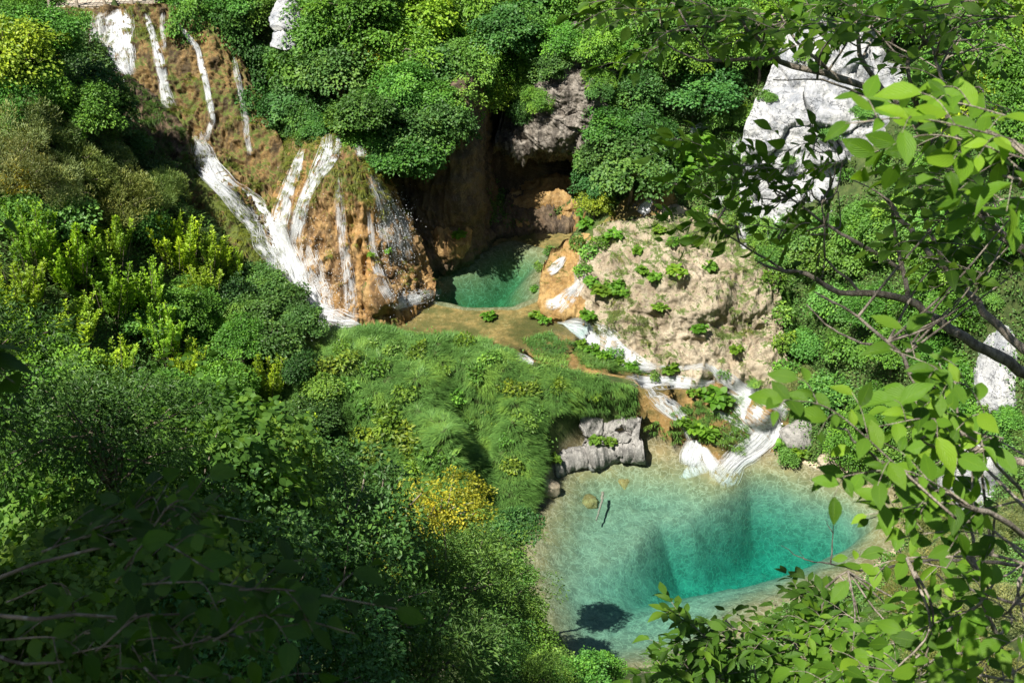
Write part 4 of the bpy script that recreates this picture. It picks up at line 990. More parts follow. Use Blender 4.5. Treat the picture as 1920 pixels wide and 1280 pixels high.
# --- near bushes on the slope under the camera
for a in ((70,880,420,'H',15),(300,900,420,'H',17),(500,930,330,'H',19.5),(650,1000,330,'S',22),(820,985,190,'Z',27),(760,1010,150,'Z',26),(890,1100,260,'A',26),(960,1150,180,'A',25),(780,1110,260,'A',23),(920,1230,240,'A',22),
          (420,1130,420,'S',16),(180,1100,460,'H',13),(640,1170,380,'S',18),(820,1240,320,'A',19),(30,1220,480,'H',11),(330,1260,460,'S',13),(560,1290,380,'S',15),(1070,1275,130,'B',24),(1150,1268,90,'B',25),(990,1290,150,'A',22)):
    plant(*a)
for a in ((735,790,70),(765,830,80),(700,690,50),(890,700,45),(850,740,50),(930,770,45),(820,700,40),(680,770,60),(640,720,50),(960,730,40),(600,690,60),(870,640,34),(740,650,36),(700,650,40),(780,660,44),(660,680,50),(920,670,36),(990,730,40),(1050,725,36),(1110,735,34),(760,740,56),(820,860,60),(780,880,64),(720,840,70),(860,790,40),(980,790,44),(950,820,40),(960,870,40),(1000,770,34),(690,810,60),(640,650,36)):
    plant(*a, 'V', colour=None if a[0] % 3 else (.085, .15, .018))
# --- the crag slope and pool bank
for a in ((1470,480,70,'L'),(1530,470,80,'L'),(1600,480,100,'L'),(1680,460,110,'L'),(1760,490,120,'B'),(1560,560,90,'L'),(1640,570,100,'B'),(1720,570,110,'B'),(1790,590,110,'B'),(1510,640,80,'L'),(1590,650,90,'L'),(1680,650,100,'B'),(1760,680,110,'B'),
          (1550,730,90,'L'),(1640,760,100,'B'),(1720,770,110,'B'),(1800,780,110,'B'),(1495,715,70,'W'),(1595,820,90,'B'),(1690,860,100,'L'),(1840,450,120,'B'),(1900,420,120,'B'),(1780,410,110,'L'),(1880,820,80,'L'),(1700,400,90,'L'),(1480,850,50,'L'),(1460,560,50,'L'),(1620,400,60,'L'),
          (1740,980,130,'J'),(1760,1060,140,'J'),(1840,1030,140,'J'),(1890,1130,150,'J'),(1710,1130,120,'J'),(1800,1150,150,'J'),(1640,1190,120,'J'),(1730,1220,140,'J'),(1850,1230,150,'J'),(1560,1240,110,'J'),(1690,1060,70,'J'),(1910,980,110,'J'),
          (1560,430,90,'L'),(1620,425,90,'B'),(1680,425,90,'L'),(1510,430,80,'L'),(1590,460,70,'L'),(1660,470,80,'L'),(1740,420,90,'L'),(1530,180,70,'L'),(1560,190,50,'L'),(1500,160,30,'W')):
    plant(*a)
for a in ((1440,480,50),(1455,530,50),(1462,585,50),(1470,640,50),(1478,690,46),(1420,450,44),(1370,425,40),(1310,405,36),(1110,470,36),(1095,505,30),(1150,660,30),(1230,705,26),(1420,716,30),(1355,700,26),(1085,455,36),(1030,470,22),(1010,500,20),(1002,540,18),(1125,455,30),
          (1390,380,40),(1420,425,50),(1480,440,60),(1540,455,60),(1600,460,60),(1660,465,60),(1720,440,60),(1400,300,26),(1440,180,30),(1560,250,34),(1620,210,40),(1650,300,44),(1590,330,34),(1480,300,24),(1510,110,34),(1740,300,60),(1730,200,60),(1850,770,50),(1840,800,50),(1900,780,60),(1860,560,40)):
    p, n = hit(a[0], a[1] + a[2] * .3); plant(*a, 'V' if a[0] % 4 else 'L', s=proj(p)[2] - .12)
# --- leafy tufts on the wet rock
for a in ((1275,290,75),(1310,275,70),(1330,300,50),(1290,320,50),(1268,330,40),(1110,530,34),(1130,545,42),(1152,532,38),(1164,548,30),(1102,592,34),(1108,605,28),(1270,510,40),(1262,455,28),(1228,520,30),(1238,575,30),(1310,615,30),(1150,440,34),(1136,448,28),
          (1380,655,30),(916,592,30),(1008,592,28),(1022,600,26),(1112,655,30),(1135,665,30),(1160,676,32),(1185,684,28),(1090,645,28),(1255,690,36),(1340,745,54),(1358,752,40),(860,440,34),(1205,505,30),(1290,450,30),(1196,470,28),(1330,500,30),(1235,430,26),(1300,735,26),(696,478,18),(727,470,18),
          (1040,860,30),(1120,826,30),(1145,828,24),(1305,800,44),(1330,810,40),(1280,790,36),(1470,838,44),(1500,850,36),(1400,205,44),(1100,420,36),(1090,400,30)):
    p, n = hit(a[0], a[1] + a[2] * .2); plant(*a, 'P', s=proj(p)[2] - .1)

# ------------------------------------------------------------------ grass and ground cover
def blades(root, d, n, L, w, droop):
    """arching blades: root, lean direction, growth direction"""
    k = len(root); L = L[:, None]; d = unit(d); n = unit(n)
    s = unit(np.cross(d, n)); rows = []
    for t, ww in ((0, 1.0), (.38, .85), (.72, .55), (1.0, 0)):
        p = root + n * L * (.75 * t) + d * L * (.55 * t ** 1.3) - np.array((0, 0, 1.0)) * L * droop[:, None] * t * t
        if ww: rows += [p - s * (w * ww * .5)[:, None], p + s * (w * ww * .5)[:, None]]
        else: rows += [p]
    v = np.stack(rows, 1).reshape(-1, 3); o = (np.arange(k) * 7)[:, None]
    q = np.concatenate([o + np.array((0, 1, 3, 2)), o + np.array((2, 3, 5, 4))]); t3 = o + np.array((4, 5, 6))
    return v, q, t3

def ground_points(n, x0, x1, y0, y1):
    x = rng.uniform(x0, x1, n); y = rng.uniform(y0, y1, n); z = H(x, y); e = .12
    nx, ny = -(H(x + e, y) - H(x - e, y)) / (2 * e), -(H(x, y + e) - H(x, y - e)) / (2 * e)
    return np.stack([x, y, z], 1), unit(np.stack([nx, ny, np.ones(n)], 1))

def visible_px(p):
    s = p[:, 1] * CP - (p[:, 2] - CAM_H) * SP
    return 960 + F * p[:, 0] / s, 640 - F * (p[:, 1] * SP + (p[:, 2] - CAM_H) * CP) / s

def grass_obj(name, label, roots, nrm, per, Lm, w, colour, droop=(.35, .8), lean=.55, kind='stuff', spread=.16, down=.8, yellow=.0):
    k = len(roots); m = k * per
    if not k: return print('no grass for', name)
    r = np.repeat(roots, per, 0); n = np.repeat(nrm, per, 0)
    a = rng.uniform(0, 2 * np.pi, m); d = np.stack([np.cos(a), np.sin(a), np.zeros(m)], 1)
    dn = n.copy(); dn[:, 2] = 0
    dirs = unit(d * lean + dn * down * 1.4 + rng.normal(size=(m, 3)) * .1)
    r = r + d * (rng.random(m) * spread)[:, None] * np.array((1, 1, 0))
    up = unit(np.array((0, 0, .8)) + n * .55)
    Ls = np.repeat(rng.uniform(.7, 1.25, k) * (1 + .35 * noise(roots * .8 + 2)), per) * Lm * rng.uniform(.6, 1.15, m)
    v, q, t = blades(r, dirs, up, Ls, w * rng.uniform(.6, 1.2, m), rng.uniform(*droop, m))
    tone = np.repeat(.75 * noise(roots * .55) + .45 * noise(roots * 2.1 + 9) + rng.normal(size=k) * .22, per) + rng.normal(size=m) * .2
    if yellow: tone = tone + np.repeat(np.where(noise(roots * .8 + 70) > .42, .9, 0), per) * yellow
    o = obj(name, mesh(name, v, [q, t], M['grass'], True, {"tone": np.repeat(tone, 7)}))
    o.color = (*colour, 1)
    return tag(o, label, "grass", None, kind)

MOUND = [(548,655),(640,618),(720,616),(790,634),(900,628),(950,650),(990,690),(1100,700),(1180,722),(1215,745),(1200,770),(1150,772),(1030,772),(1012,800),(1010,880),(1004,960),(985,1010),(900,1010),(740,1000),(640,960),(560,900),(530,760)]
p, n = ground_points(60000, -11.5, 6.5, 36, 53.5)
u, v = visible_px(p)
sl = np.maximum(sdist(p[:, 0], p[:, 1], LOWER), np.maximum(sdist(p[:, 0], p[:, 1], UPPER), sdist(p[:, 0], p[:, 1], STREAM)))
ok = inpoly(u, v, MOUND) & (sl < -.05) & (rng.random(len(p)) < np.minimum(1, (.36 / n[:, 2])))
grass_obj("mound_grass", "long arching green grass combed over the mound between the two pools", p[ok], n[ok], 17, .52, .023, (.115, .24, .055), yellow=1.0, lean=.45, down=1.0)
print("grass tufts", ok.sum())
ISL = [[(985,640),(1030,622),(1060,650),(1065,700),(1020,700)],[(1060,640),(1130,655),(1210,690),(1180,700),(1100,690)],[(1255,770),(1330,740),(1400,800),(1390,850),(1330,830),(1280,810)],[(1190,700),(1290,680),(1330,700),(1250,712)],
       [(1150,775),(1215,770),(1290,800),(1270,830),(1190,826)],[(1330,735),(1400,745),(1400,775),(1350,780)],[(1440,830),(1530,820),(1560,860),(1480,860)]]
p, n = ground_points(26000, 0, 11, 44, 53.5); u, v = visible_px(p); ok = np.zeros(len(p), bool)
for q in ISL: ok |= inpoly(u, v, q)
ok &= (rng.random(len(p)) < .3) & (sdist(p[:, 0], p[:, 1], LOWER) < -.05)
grass_obj("islet_grass", "short green grass on the islets of the orange stream", p[ok], n[ok], 12, .32, .028, (.11, .22, .045))

# grass and moss hanging on the rocks
def rock_grass(name, rock, label, frac, L, colour, thresh, per=8, w=.028, rim=True):
    q, n, ms, ob = ROCKS[rock]; k = len(q)
    nz = fbm(q * .9 + 5, 3)
    sel = (ms + nz * .7 > thresh) & (rng.random(k) < frac)
    grass_obj(name, label, q[sel], n[sel], per, L, w, colour, droop=(.7, 1.25), lean=.35, down=.5, spread=.12)
rock_grass("cliff_moss", "tufa_cliff", "olive moss and grass hanging on the tufa cliff", .14, .36, (.12, .15, .022), .58)
rock_grass("cone_moss", "tufa_cone", "olive grass cap hanging over the tufa cone", .12, .36, (.14, .165, .028), .52)
rock_grass("mound_tufts", "travertine_mound", "thin olive grass hanging on the pale mound", .10, .32, (.12, .155, .045), .62)
rock_grass("ledge_grass", "orange_ledge", "grass fringe on the orange ledge", .05, .22, (.11, .15, .03), .6)
rock_grass("boulder_moss", "mossy_boulder", "thick moss grass over the chute shoulder", .12, .30, (.12, .155, .02), .55)
rock_grass("bank_grass", "bank_rock", "dry and green grass over the grey rock face", .02, .34, (.13, .15, .05), .62)
rock_grass("dark_bank_grass", "dark_bank", "long grass hanging over the dark bank", .10, .5, (.06, .12, .02), .4)
rock_grass("crag_grass", "limestone_crag", "thin grass in the cracks of the crag", .03, .26, (.16, .17, .05), .78)
rock_grass("cave_grass", "cave_wall", "hanging plants on the dark cave wall", .02, .34, (.05, .10, .02), .62)

# ground cover of herbs and seedlings on every slope
CLIFFS = [[(130,10),(340,5),(440,100),(520,240),(560,400),(600,610),(560,560),(480,430),(350,330),(230,330),(200,140)],[(540,240),(700,240),(810,560),(700,620),(560,600),(520,430)],[(1090,450),(1180,400),(1330,400),(1440,470),(1480,710),(1200,690),(1080,570)],[(1400,240),(1450,140),(1560,50),(1690,90),(1700,260),(1640,350),(1480,410),(1400,400)]]
def cover(name, label, n, box, test, L, colour, per=5, hmax=.35, ruffle=.5):
    p, nn = ground_points(n, *box); u, v = visible_px(p)
    wetd = np.maximum(np.maximum(sdist(p[:, 0], p[:, 1], LOWER), sdist(p[:, 0], p[:, 1], UPPER)), np.maximum(sdist(p[:, 0], p[:, 1], STREAM), sdist(p[:, 0], p[:, 1], BACKSTREAM)))
    ok = (wetd < -.25 + .25 * noise(p * 1.7)) & (u > -60) & (u < 1980) & (v > -60) & (v < 1340) & test(p, nn, u, v) & ~inpoly(u, v, CLIFFS[0]) & ~inpoly(u, v, CLIFFS[1]) & ~inpoly(u, v, CLIFFS[2]) & ~inpoly(u, v, CLIFFS[3]) & (noise(p * .55 + 3) + .5 * noise(p * 2.3) > -.75)
    p, nn = p[ok], nn[ok]; m = len(p) * per
    r = np.repeat(p, per, 0); nr = np.repeat(nn, per, 0)
    lift = np.repeat(np.clip(.55 + noise(p * .7 + 11) + .4 * noise(p * 3), .1, 1.6), per)
    pos = r + rng.normal(size=(m, 3)) * np.array((.16, .16, .05)) + (np.array((0, 0, .7)) + nr * .5) * (rng.random(m) * hmax * lift)[:, None]
    d = rng.normal(size=(m, 3)); d[:, 2] *= .4; n2 = np.array((0, 0, .9)) + nr * .4 + rng.normal(size=(m, 3)) * ruffle
    Ls = L * rng.uniform(.5, 1.3, m)
    v4, f4 = leaf_quads(pos, d, n2, Ls, Ls * .72)
    tone = np.repeat(.5 * noise(p * .5 + 30) + .3 * noise(p * 2.4) + rng.normal(size=len(p)) * .2, per) + rng.normal(size=m) * .25
    o = obj(name, mesh(name, v4, f4, M['leaf'], False, {"tone": np.repeat(tone, 4)})); o.color = (*colour, 1)
    return tag(o, label, "undergrowth", None, 'stuff')
def mz(p, nn, u, v): return ~inpoly(u, v, MOUND)
cover("hill_undergrowth", "green undergrowth covering the chute hillside and forest floor", 70000, (-26, 6, 34, 72), lambda p, nn, u, v: mz(p, nn, u, v) & ((u < 1050) | (v < 250)), .13, (.085, .19, .03), 5)
cover("slope_undergrowth", "bright low undergrowth covering the crag slope", 90000, (5, 28, 30, 70), lambda p, nn, u, v: (u > 1100), .105, (.10, .22, .045), 5)
p, n = ground_points(14000, 8, 27, 32, 62); u, v = visible_px(p)
ok = (u > 1430) & (sdist(p[:, 0], p[:, 1], LOWER) < -.3) & (noise(p * .4 + 8) > .05)
grass_obj("slope_grass", "patches of tall grass on the crag slope", p[ok], n[ok], 8, .45, .03, (.085, .165, .045))
p, n = ground_points(9000, -24, -6, 40, 62); u, v = visible_px(p)
ok = (noise(p * .4 + 18) > .1) & (u < 420)
grass_obj("slope_reeds", "patches of reeds and tall grass on the hillside beside the chute", p[ok], n[ok], 8, .6, .03, (.10, .17, .05))

# ------------------------------------------------------------------ boardwalk, log
bw = empty("boardwalk", P(170, 8, 66.4), "weathered wooden boardwalk with a rail above the wide fall", "boardwalk")
def box(mb, c, sx, sy, sz, rot=0.0):
    v = np.array([(x, y, z) for x in (-.5, .5) for y in (-.5, .5) for z in (-.5, .5)]) * (sx, sy, sz)
    v[:, :2] = v[:, :2] @ np.array(((math.cos(rot), math.sin(rot)), (-math.sin(rot), math.cos(rot))))
    mb.add(v + c, np.array(((0, 1, 3, 2), (4, 6, 7, 5), (0, 4, 5, 1), (2, 3, 7, 6), (0, 2, 6, 4), (1, 5, 7, 3))))
o0 = np.array(bw.location); a0, a1 = P(-20, 20, 66.2) - o0, P(300, 6, 66.2) - o0
dirv = a1 - a0; rot = math.atan2(dirv[1], dirv[0]); ln = np.linalg.norm(dirv)
mb = MB()
for k in range(int(ln / .22)): box(mb, a0 + dirv * ((k + .5) * .22 / ln) + (0, .55 + rng.normal() * .02, .02 + rng.normal() * .008), .19, 1.3, .05, rot)
obj("deck", mb.me("deck", M['wood'], False), bw)
for dy in (-.02, 1.1):
    mb = MB(); box(mb, (a0 + a1) / 2 + (0, dy, -.12), ln, .14, .2, rot); obj("beam", mb.me("beam", M['wood'], False), bw)
for t in (.05, .2, .36, .52, .68, .84, .97):
    for dy in (-.1, 1.2):
        mb = MB(); box(mb, a0 + dirv * t + (0, dy, .35), .12, .12, 1.7, rot); obj("post", mb.me("post", M['wood'], False), bw)
for h in (.55, 1.05):
    mb = MB(); box(mb, (a0 + a1) / 2 + (0, -.1, h), ln, .07, .09, rot); obj("rail", mb.me("rail", M['wood'], False), bw)

def bare(name, label, cat, paths, mat='barkpale', lift=0):
    mb = MB()
    for pts, r0, r1 in paths:
        k = max(8, len(pts) * 5); c = crom(np.array(pts), k); c[1:-1] += rng.normal(size=(k - 2, 3)) * r0 * .25
        mb.add(*tube(c, np.linspace(r0, r1, k), 6))
    return tag(obj(name, mb.me(name, M[mat])), label, cat)
bare("sunken_log", "thin dead log lying under the clear shallow water", "log", [([T(1130,922,-.25), T(1128,940,-.3), T(1118,975,-.42)], .07, .035), ([T(1128,938,-.3), T(1136,930,-.22)], .025, .012)])
bare("dead_branch", "bare grey branch leaning out of the bushes onto the mound", "branch", [([T(1395,212,9.6), T(1370,190,9.9)], .03, .01)])

# ------------------------------------------------------------------ trees close to the camera
def branch_path(pts, wob=.012):
    q = np.array([PS(*p) for p in pts]); L = np.linalg.norm(np.diff(q, axis=0), axis=1).sum(); k = max(6, int(L / .07))
    c = crom(q, k); c[1:-1] += np.cumsum(rng.normal(size=(k - 2, 3)), 0) * .0 + rng.normal(size=(k - 2, 3)) * wob * .4
    return c

def spray_mesh(st, en, nside, side, L, wide, tpl, up, jit, mat_bark, sag=.04, pinnate=False, off=None):
    """a leafy shoot: a twig, side twigs and leaves set left and right along them"""
    mb = MB(); P_, D_, N_, T_ = [], [], [], []
    k = 14; mid = (st + en) / 2 + np.array((0, 0, sag)) + rng.normal(size=3) * .02
    main = crom(np.array((st, mid, en)), k); ln = np.linalg.norm(en - st)
    twr = max(.0016, L * .022)
    twigs = [(main, ln, twr * 1.3)]
    ax = unit(en - st); upv = unit(np.array(up) + rng.normal(size=3) * jit * .4); sd = unit(np.cross(ax, upv))
    for i in range(nside):
        t = (i + .6) / (nside + .4); b = main[int(t * (k - 1))]; sg = 1 if i % 2 else -1
        l = side * (1.05 - .55 * t) * rng.uniform(.75, 1.2)
        e = b + unit(ax * .8 + sd * sg * .8 + rng.normal(size=3) * .18) * l
        twigs.append((crom(np.array((b, (b + e) / 2 + np.array((0, 0, .015)), e)), 8), l, twr * .7))
    tone0 = rng.normal() * .25
    for c, l, r in twigs:
        mb.add(*tube(c, np.linspace(r, r * .5, len(c)), 5))
        m = max(3, int(l / (L * .55)))
        for i in range(m):
            t = (i + .7) / m; t = min(t, 1); x = t * (len(c) - 1); a = int(min(x, len(c) - 2)); p = c[a] + (c[a + 1] - c[a]) * (x - a)
            tg = unit(c[min(a + 1, len(c) - 1)] - c[max(a - 1, 0)])
            s = unit(np.cross(tg, upv)) * (1 if i % 2 else -1)
            for sgn in ((1, -1) if pinnate else (1,)):
                P_.append(p); D_.append(unit(tg * (.55 if i < m - 1 else 2) + s * sgn * .85 + rng.normal(size=3) * .22)); N_.append(upv + rng.normal(size=3) * jit); T_.append(tone0 + rng.normal() * .5)
    P_, D_, N_ = map(np.array, (P_, D_, N_)); Ls = L * rng.uniform(.5, 1.2, len(P_))
    v, f, uv, mm = leaf_full(tpl, P_, D_, N_, Ls, Ls * wide)
    tv = np.concatenate(mb.v); tf = np.concatenate(mb.f4)
    tone = np.concatenate([np.zeros(len(tv)), np.repeat(T_, mm)]); uvs = np.concatenate([np.zeros((len(tv), 3)), uv])
    allv = np.concatenate([tv, v]) - (0 if off is None else off)
    me = mesh("leaf_spray", allv, [tf, f + len(tv)], None, True, {"tone": tone, "leafuv": uvs})
    me.materials.append(M[mat_bark]); me.materials.append(M['nearleaf'])
    me.polygons.foreach_set("material_index", np.concatenate([np.zeros(len(tf), np.int32), np.ones(len(f), np.int32)]))
    return me

def near_tree(name, label, base, branches, sprays, colour, bark='barkpale', group=None):
    base = np.array((base[0], base[1], float(H(base[0], base[1])))); root = empty(name, base, label, "tree", group)
    pts = []
    for i, (bp, r0, r1) in enumerate(branches):
        c = branch_path(bp) if not isinstance(bp, np.ndarray) else bp
        pts.append(c); v, f = tube(c - base, np.linspace(r0, r1, len(c)) * .66 * (1 + .06 * rng.normal(size=len(c))), 8)
        obj("trunk" if i == 0 else "branch", mesh("branch", v, f, M[bark], True), root)
    allp = np.concatenate(pts)
    for (st, en, ns, side, L, wide, tpl, up, jit, link, pin) in sprays:
        a, b = PS(*st), PS(*en)
        o = obj("leaf_spray", spray_mesh(a, b, ns, side, L, wide, tpl, up, jit, bark, off=base, pinnate=pin), root)
        o.color = (*(np.array(colour) * rng.uniform(.85, 1.15)), 1)
        if link:                                              # the twig that joins the shoot to its branch
            q = allp[np.argmin(np.linalg.norm(allp - a, axis=1))]
            m = (q + a) / 2 + rng.normal(size=3) * .05
            v, f = tube(crom(np.array((q, m, a)), 9) - base, np.linspace(max(.004, L * .07), max(.002, L * .03), 9), 5)
            obj("twig", mesh("twig", v, f, M[bark], True), root)
    return root

def region(x0, y0, x1, y1, n, s0, s1, L, tpl, wide, up=(0, 0, 1), jit=.35, ln=.45, ns=4, side=.22, dirx=-1, pin=False, link=True):
    out = []
    for k in range(n):
        px, py, s = rng.uniform(x0, x1), rng.uniform(y0, y1), rng.uniform(s0, s1)
        l = ln * rng.uniform(.6, 1.2) * F / s; a = rng.normal() * .6
        out.append(((px, py, s), (px + dirx * math.cos(a) * l, py + math.sin(a) * l * .6, s + rng.normal() * .1), ns, side, L, wide, tpl, up, jit, link, pin))
    return out

trunkA = np.array([(6.2, 4.6, float(H(6.2, 4.6)) - .3), (6.0, 5.0, 29), (5.6, 5.3, 31), (4.9, 5.6, 32.6)])
PA = lambda *p: p
near_tree("walnut_tree", "tall walnut with knotty branches reaching in from the photo's edge over the crag", (6.2, 4.6), [
    (crom(np.vstack([trunkA, [PS(1990,560,7.0)]]), 30), .11, .06),
    ([(1990,560,7.0),(1930,480,6.9),(1860,427,6.9),(1813,360,6.8),(1727,240,6.8),(1697,207,6.8),(1653,180,6.8),(1613,160,6.8),(1547,140,6.7),(1467,117,6.7),(1447,100,6.7),(1413,63,6.6),(1370,30,6.6)], .045, .014),
    ([(1620,162,6.8),(1567,143,6.9),(1533,117,6.9),(1493,80,7),(1463,27,7)], .022, .008),
    ([(1447,110,6.7),(1363,113,6.6),(1320,113,6.6),(1280,103,6.6),(1240,75,6.6)], .016, .005),
    ([(1340,112,6.6),(1318,85,6.6),(1292,55,6.6)], .009, .004),
    ([(1318,85,6.6),(1327,50,6.5)], .007, .003),
    ([(1727,240,6.8),(1680,200,6.9),(1640,150,7),(1617,110,7),(1607,60,7),(1600,-20,7)], .028, .012),
    ([(1617,110,7),(1640,70,7.1),(1680,90,7.2),(1760,130,7.2)], .012, .005),
    ([(1730,240,6.8),(1707,150,6.5),(1703,113,6.5),(1730,77,6.4),(1733,-20,6.3)], .022, .01),
    ([(1860,427,6.9),(1790,250,6.4),(1760,130,6.3),(1745,85,6.3)], .022, .01),
    ([(1690,215,6.8),(1640,190,6.7),(1560,155,6.6),(1520,150,6.5),(1450,150,6.5)], .012, .004),
    ([(2000,720,6.9),(1920,700,6.8),(1867,664,6.7),(1813,637,6.6),(1747,594,6.6),(1703,560,6.6),(1630,550,6.5),(1570,547,6.5),(1513,514,6.5),(1467,507,6.5),(1420,490,6.5)], .05, .008),
    ([(1703,560,6.6),(1693,504,6.6),(1677,427,6.6),(1672,380,6.6)], .022, .01),
    ([(1687,504,6.6),(1607,454,6.5),(1567,434,6.5),(1520,400,6.4),(1480,370,6.4)], .018, .006),
    ([(1612,549,6.5),(1580,515,6.5),(1548,487,6.5),(1547,440,6.4),(1540,380,6.4)], .012, .005),
    ([(1540,520,6.5),(1547,487,6.5)], .008, .006),
    ([(1990,690,7.2),(1920,654,7.2),(1847,584,7.2),(1800,534,7.2),(1747,480,7.2),(1703,427,7.2),(1660,370,7.2)], .04, .018),
    ([(1780,515,7.2),(1750,450,7.1),(1725,380,7.1),(1735,330,7.1)], .022, .012),
    ([(1763,820,5.8),(1740,754,5.8),(1713,707,5.8),(1680,654,5.8),(1627,607,5.8),(1580,574,5.8),(1527,547,5.8)], .02, .004),
    ([(1668,650,5.8),(1600,640,5.7),(1560,615,5.7),(1530,585,5.7),(1512,570,5.7)], .010, .003),
    ([(1930,870,5.8),(1813,834,5.8),(1763,820,5.8)], .026, .02),
    ([(1586,577,5.8),(1550,562,5.8),(1536,550,5.7)], .006, .003),
    ([(1470,507,6.5),(1420,478,6.5),(1376,450,6.5),(1340,420,6.5)], .010, .004)],
    region(1180,-10,1480,80,15,6.3,7,.092,'ash',.5,jit=.4) + region(1760,-20,1930,300,22,5.4,7,.092,'ash',.5,jit=.4) + region(1560,-20,1740,70,9,6,7,.10,'ash',.5)
    + region(1350,300,1600,440,22,6.2,6.8,.085,'ash',.55,up=(.9,-.25,.1),jit=.3,ln=.35,side=.2) + region(1720,340,1930,460,9,5.4,6.6,.10,'ash',.5,jit=.4) + region(1800,470,1930,540,4,5.4,6.4,.095,'ash',.5,jit=.4),
    (.10, .215, .02))
near_tree("elm_sapling", "near elm shoots with large toothed leaves over the crag's shaded face", (1.9, 1.2), [
    (crom(np.array([(1.9, 1.2, float(H(1.9, 1.2)) - .2), (1.75, 1.6, 34.2), PS(2060,330,2.6)]), 16), .022, .012),
    ([(2060,330,2.6),(1950,290,2.55),(1850,245,2.5)], .010, .005), ([(2060,330,2.6),(1960,345,2.6),(1880,330,2.6)], .009, .004)],
    [((1900,262,2.5),(1585,232,2.35),4,.12,.07,.52,'elm',(0,-.35,1),.2,True,False),((1930,330,2.55),(1740,340,2.5),3,.12,.08,.55,'elm',(0,-.3,1),.25,True,False),
     ((1930,230,2.6),(1760,190,2.6),3,.1,.07,.55,'elm',(0,-.2,1),.3,True,False),((1930,370,2.6),(1800,410,2.6),3,.1,.07,.55,'elm',(0,-.2,1),.3,True,False),((1930,300,2.9),(1640,285,3.0),5,.14,.075,.55,'elm',(.5,-.7,.3),.3,True,False)],
    (.13, .27, .02))
near_tree("elm_bush", "near elm bush of bright toothed leaves between the side cascade and the slab", (2.6, 1.6), [
    (crom(np.array([(2.6, 1.6, float(H(2.6, 1.6)) - .2), (2.5, 2.2, 32.6), PS(2080,1150,3.6)]), 16), .03, .018),
    ([(2080,1150,3.6),(1980,1040,3.2),(1860,965,2.9),(1760,920,2.8),(1650,860,2.7),(1560,800,2.6)], .014, .003), ([(1980,1040,3.2),(1900,900,3.1),(1820,820,3.0),(1740,760,3.0)], .008, .003),
    ([(2080,1150,3.6),(1940,1060,3.8),(1830,1040,3.9),(1700,1045,4.0)], .012, .004), ([(1910,1279,4.4),(1875,1204,4.4),(1840,1104,4.3),(1820,994,4.3),(1800,854,4.2),(1790,700,4.2)], .014, .005), ([(2080,1150,3.6),(1990,1220,4.2),(1910,1279,4.4)], .014, .012),
    ([(1848,1115,4.3),(1880,1080,4.4),(1925,1050,4.5)], .007, .003)],
    [((1690,880,2.7),(1455,748,2.5),5,.13,.060,.52,'elm',(-.1,-.5,.9),.2,True,False),((1760,770,3.0),(1660,650,2.9),4,.11,.07,.52,'elm',(0,-.5,.9),.25,True,False),((1780,920,2.8),(1540,900,2.7),5,.13,.060,.52,'elm',(0,-.45,.9),.25,True,False),
     ((1850,960,2.9),(1620,975,2.8),4,.13,.060,.52,'elm',(0,-.4,.9),.25,True,False),((1800,860,3),(1640,800,2.8),4,.12,.072,.52,'elm',(0,-.4,.9),.25,True,False),((1860,800,3),(1740,720,2.9),3,.12,.06,.52,'elm',(0,-.4,.9),.3,True,False)]
    + region(1800,800,1930,1000,7,3.0,4.2,.075,'elm',.52,up=(0,-.25,1),jit=.35,ln=.26,side=.12) + region(1760,1000,1930,1290,9,3.4,5.0,.08,'elm',.55,up=(0,-.25,1),jit=.35,ln=.32,side=.14) + region(1600,1220,1760,1290,5,3.8,5.0,.08,'elm',.55,up=(0,-.2,1),ln=.3,side=.14),
    (.13, .27, .024))
near_tree("ash_sapling", "ash sapling with feathered leaves at the near shore of the turquoise pool", (2.3, 8.5), [
    (crom(np.array([(2.3, 8.5, float(H(2.3, 8.5)) - .2), (2.2, 7.6, 27.5), PS(1560,1330,8.2)]), 14), .05, .03),
    ([(1560,1330,8.2),(1530,1240,8.0),(1480,1200,7.9),(1410,1190,7.9),(1340,1165,7.9)], .018, .006), ([(1560,1330,8.2),(1460,1290,8.1),(1330,1290,8.1),(1280,1240,8.0)], .016, .006), ([(1530,1240,8),(1540,1180,7.9),(1550,1100,7.8),(1590,1070,7.7)], .016, .008)],
    region(1330,1160,1560,1290,14,7.5,8.4,.105,'ash',.42,jit=.3,ln=.42,ns=5,side=.3,pin=True) + region(1530,1120,1640,1200,5,7.4,8.2,.10,'ash',.42,jit=.3,ln=.4,ns=4,side=.26,pin=True) + region(1580,1150,1760,1290,10,6.5,8,.10,'ash',.42,jit=.35,ln=.4,ns=4,side=.26,pin=True),
    (.09, .20, .022))
near_tree("dead_sapling", "bare grey sapling leaning across the pool bank before the junipers", (4.4, 7.4), [
    (crom(np.array([(4.4, 7.4, float(H(4.4, 7.4)) - .2), (4.2, 7.2, 27.6), PS(1960,1075,9.0)]), 14), .05, .03),
    ([(1960,1075,9),(1880,1055,8.9),(1760,1049,8.8),(1700,1054,8.8),(1630,1069,8.8),(1560,1057,8.8),(1510,1049,8.8),(1465,1022,8.8)], .022, .003), ([(1557,1055,8.8),(1562,1010,8.8),(1565,965,8.7)], .010, .002), ([(1563,1000,8.8),(1553,985,8.8),(1546,972,8.8)], .006, .002),
    ([(1700,1054,8.8),(1680,1010,8.7),(1669,985,8.7)], .008, .002), ([(1510,1049,8.8),(1498,1030,8.8)], .004, .0015), ([(1960,1140,9),(1900,1130,8.9),(1840,1110,8.9),(1770,1085,8.9),(1740,1050,8.8)], .02, .008)], [], (.1, .2, .03))
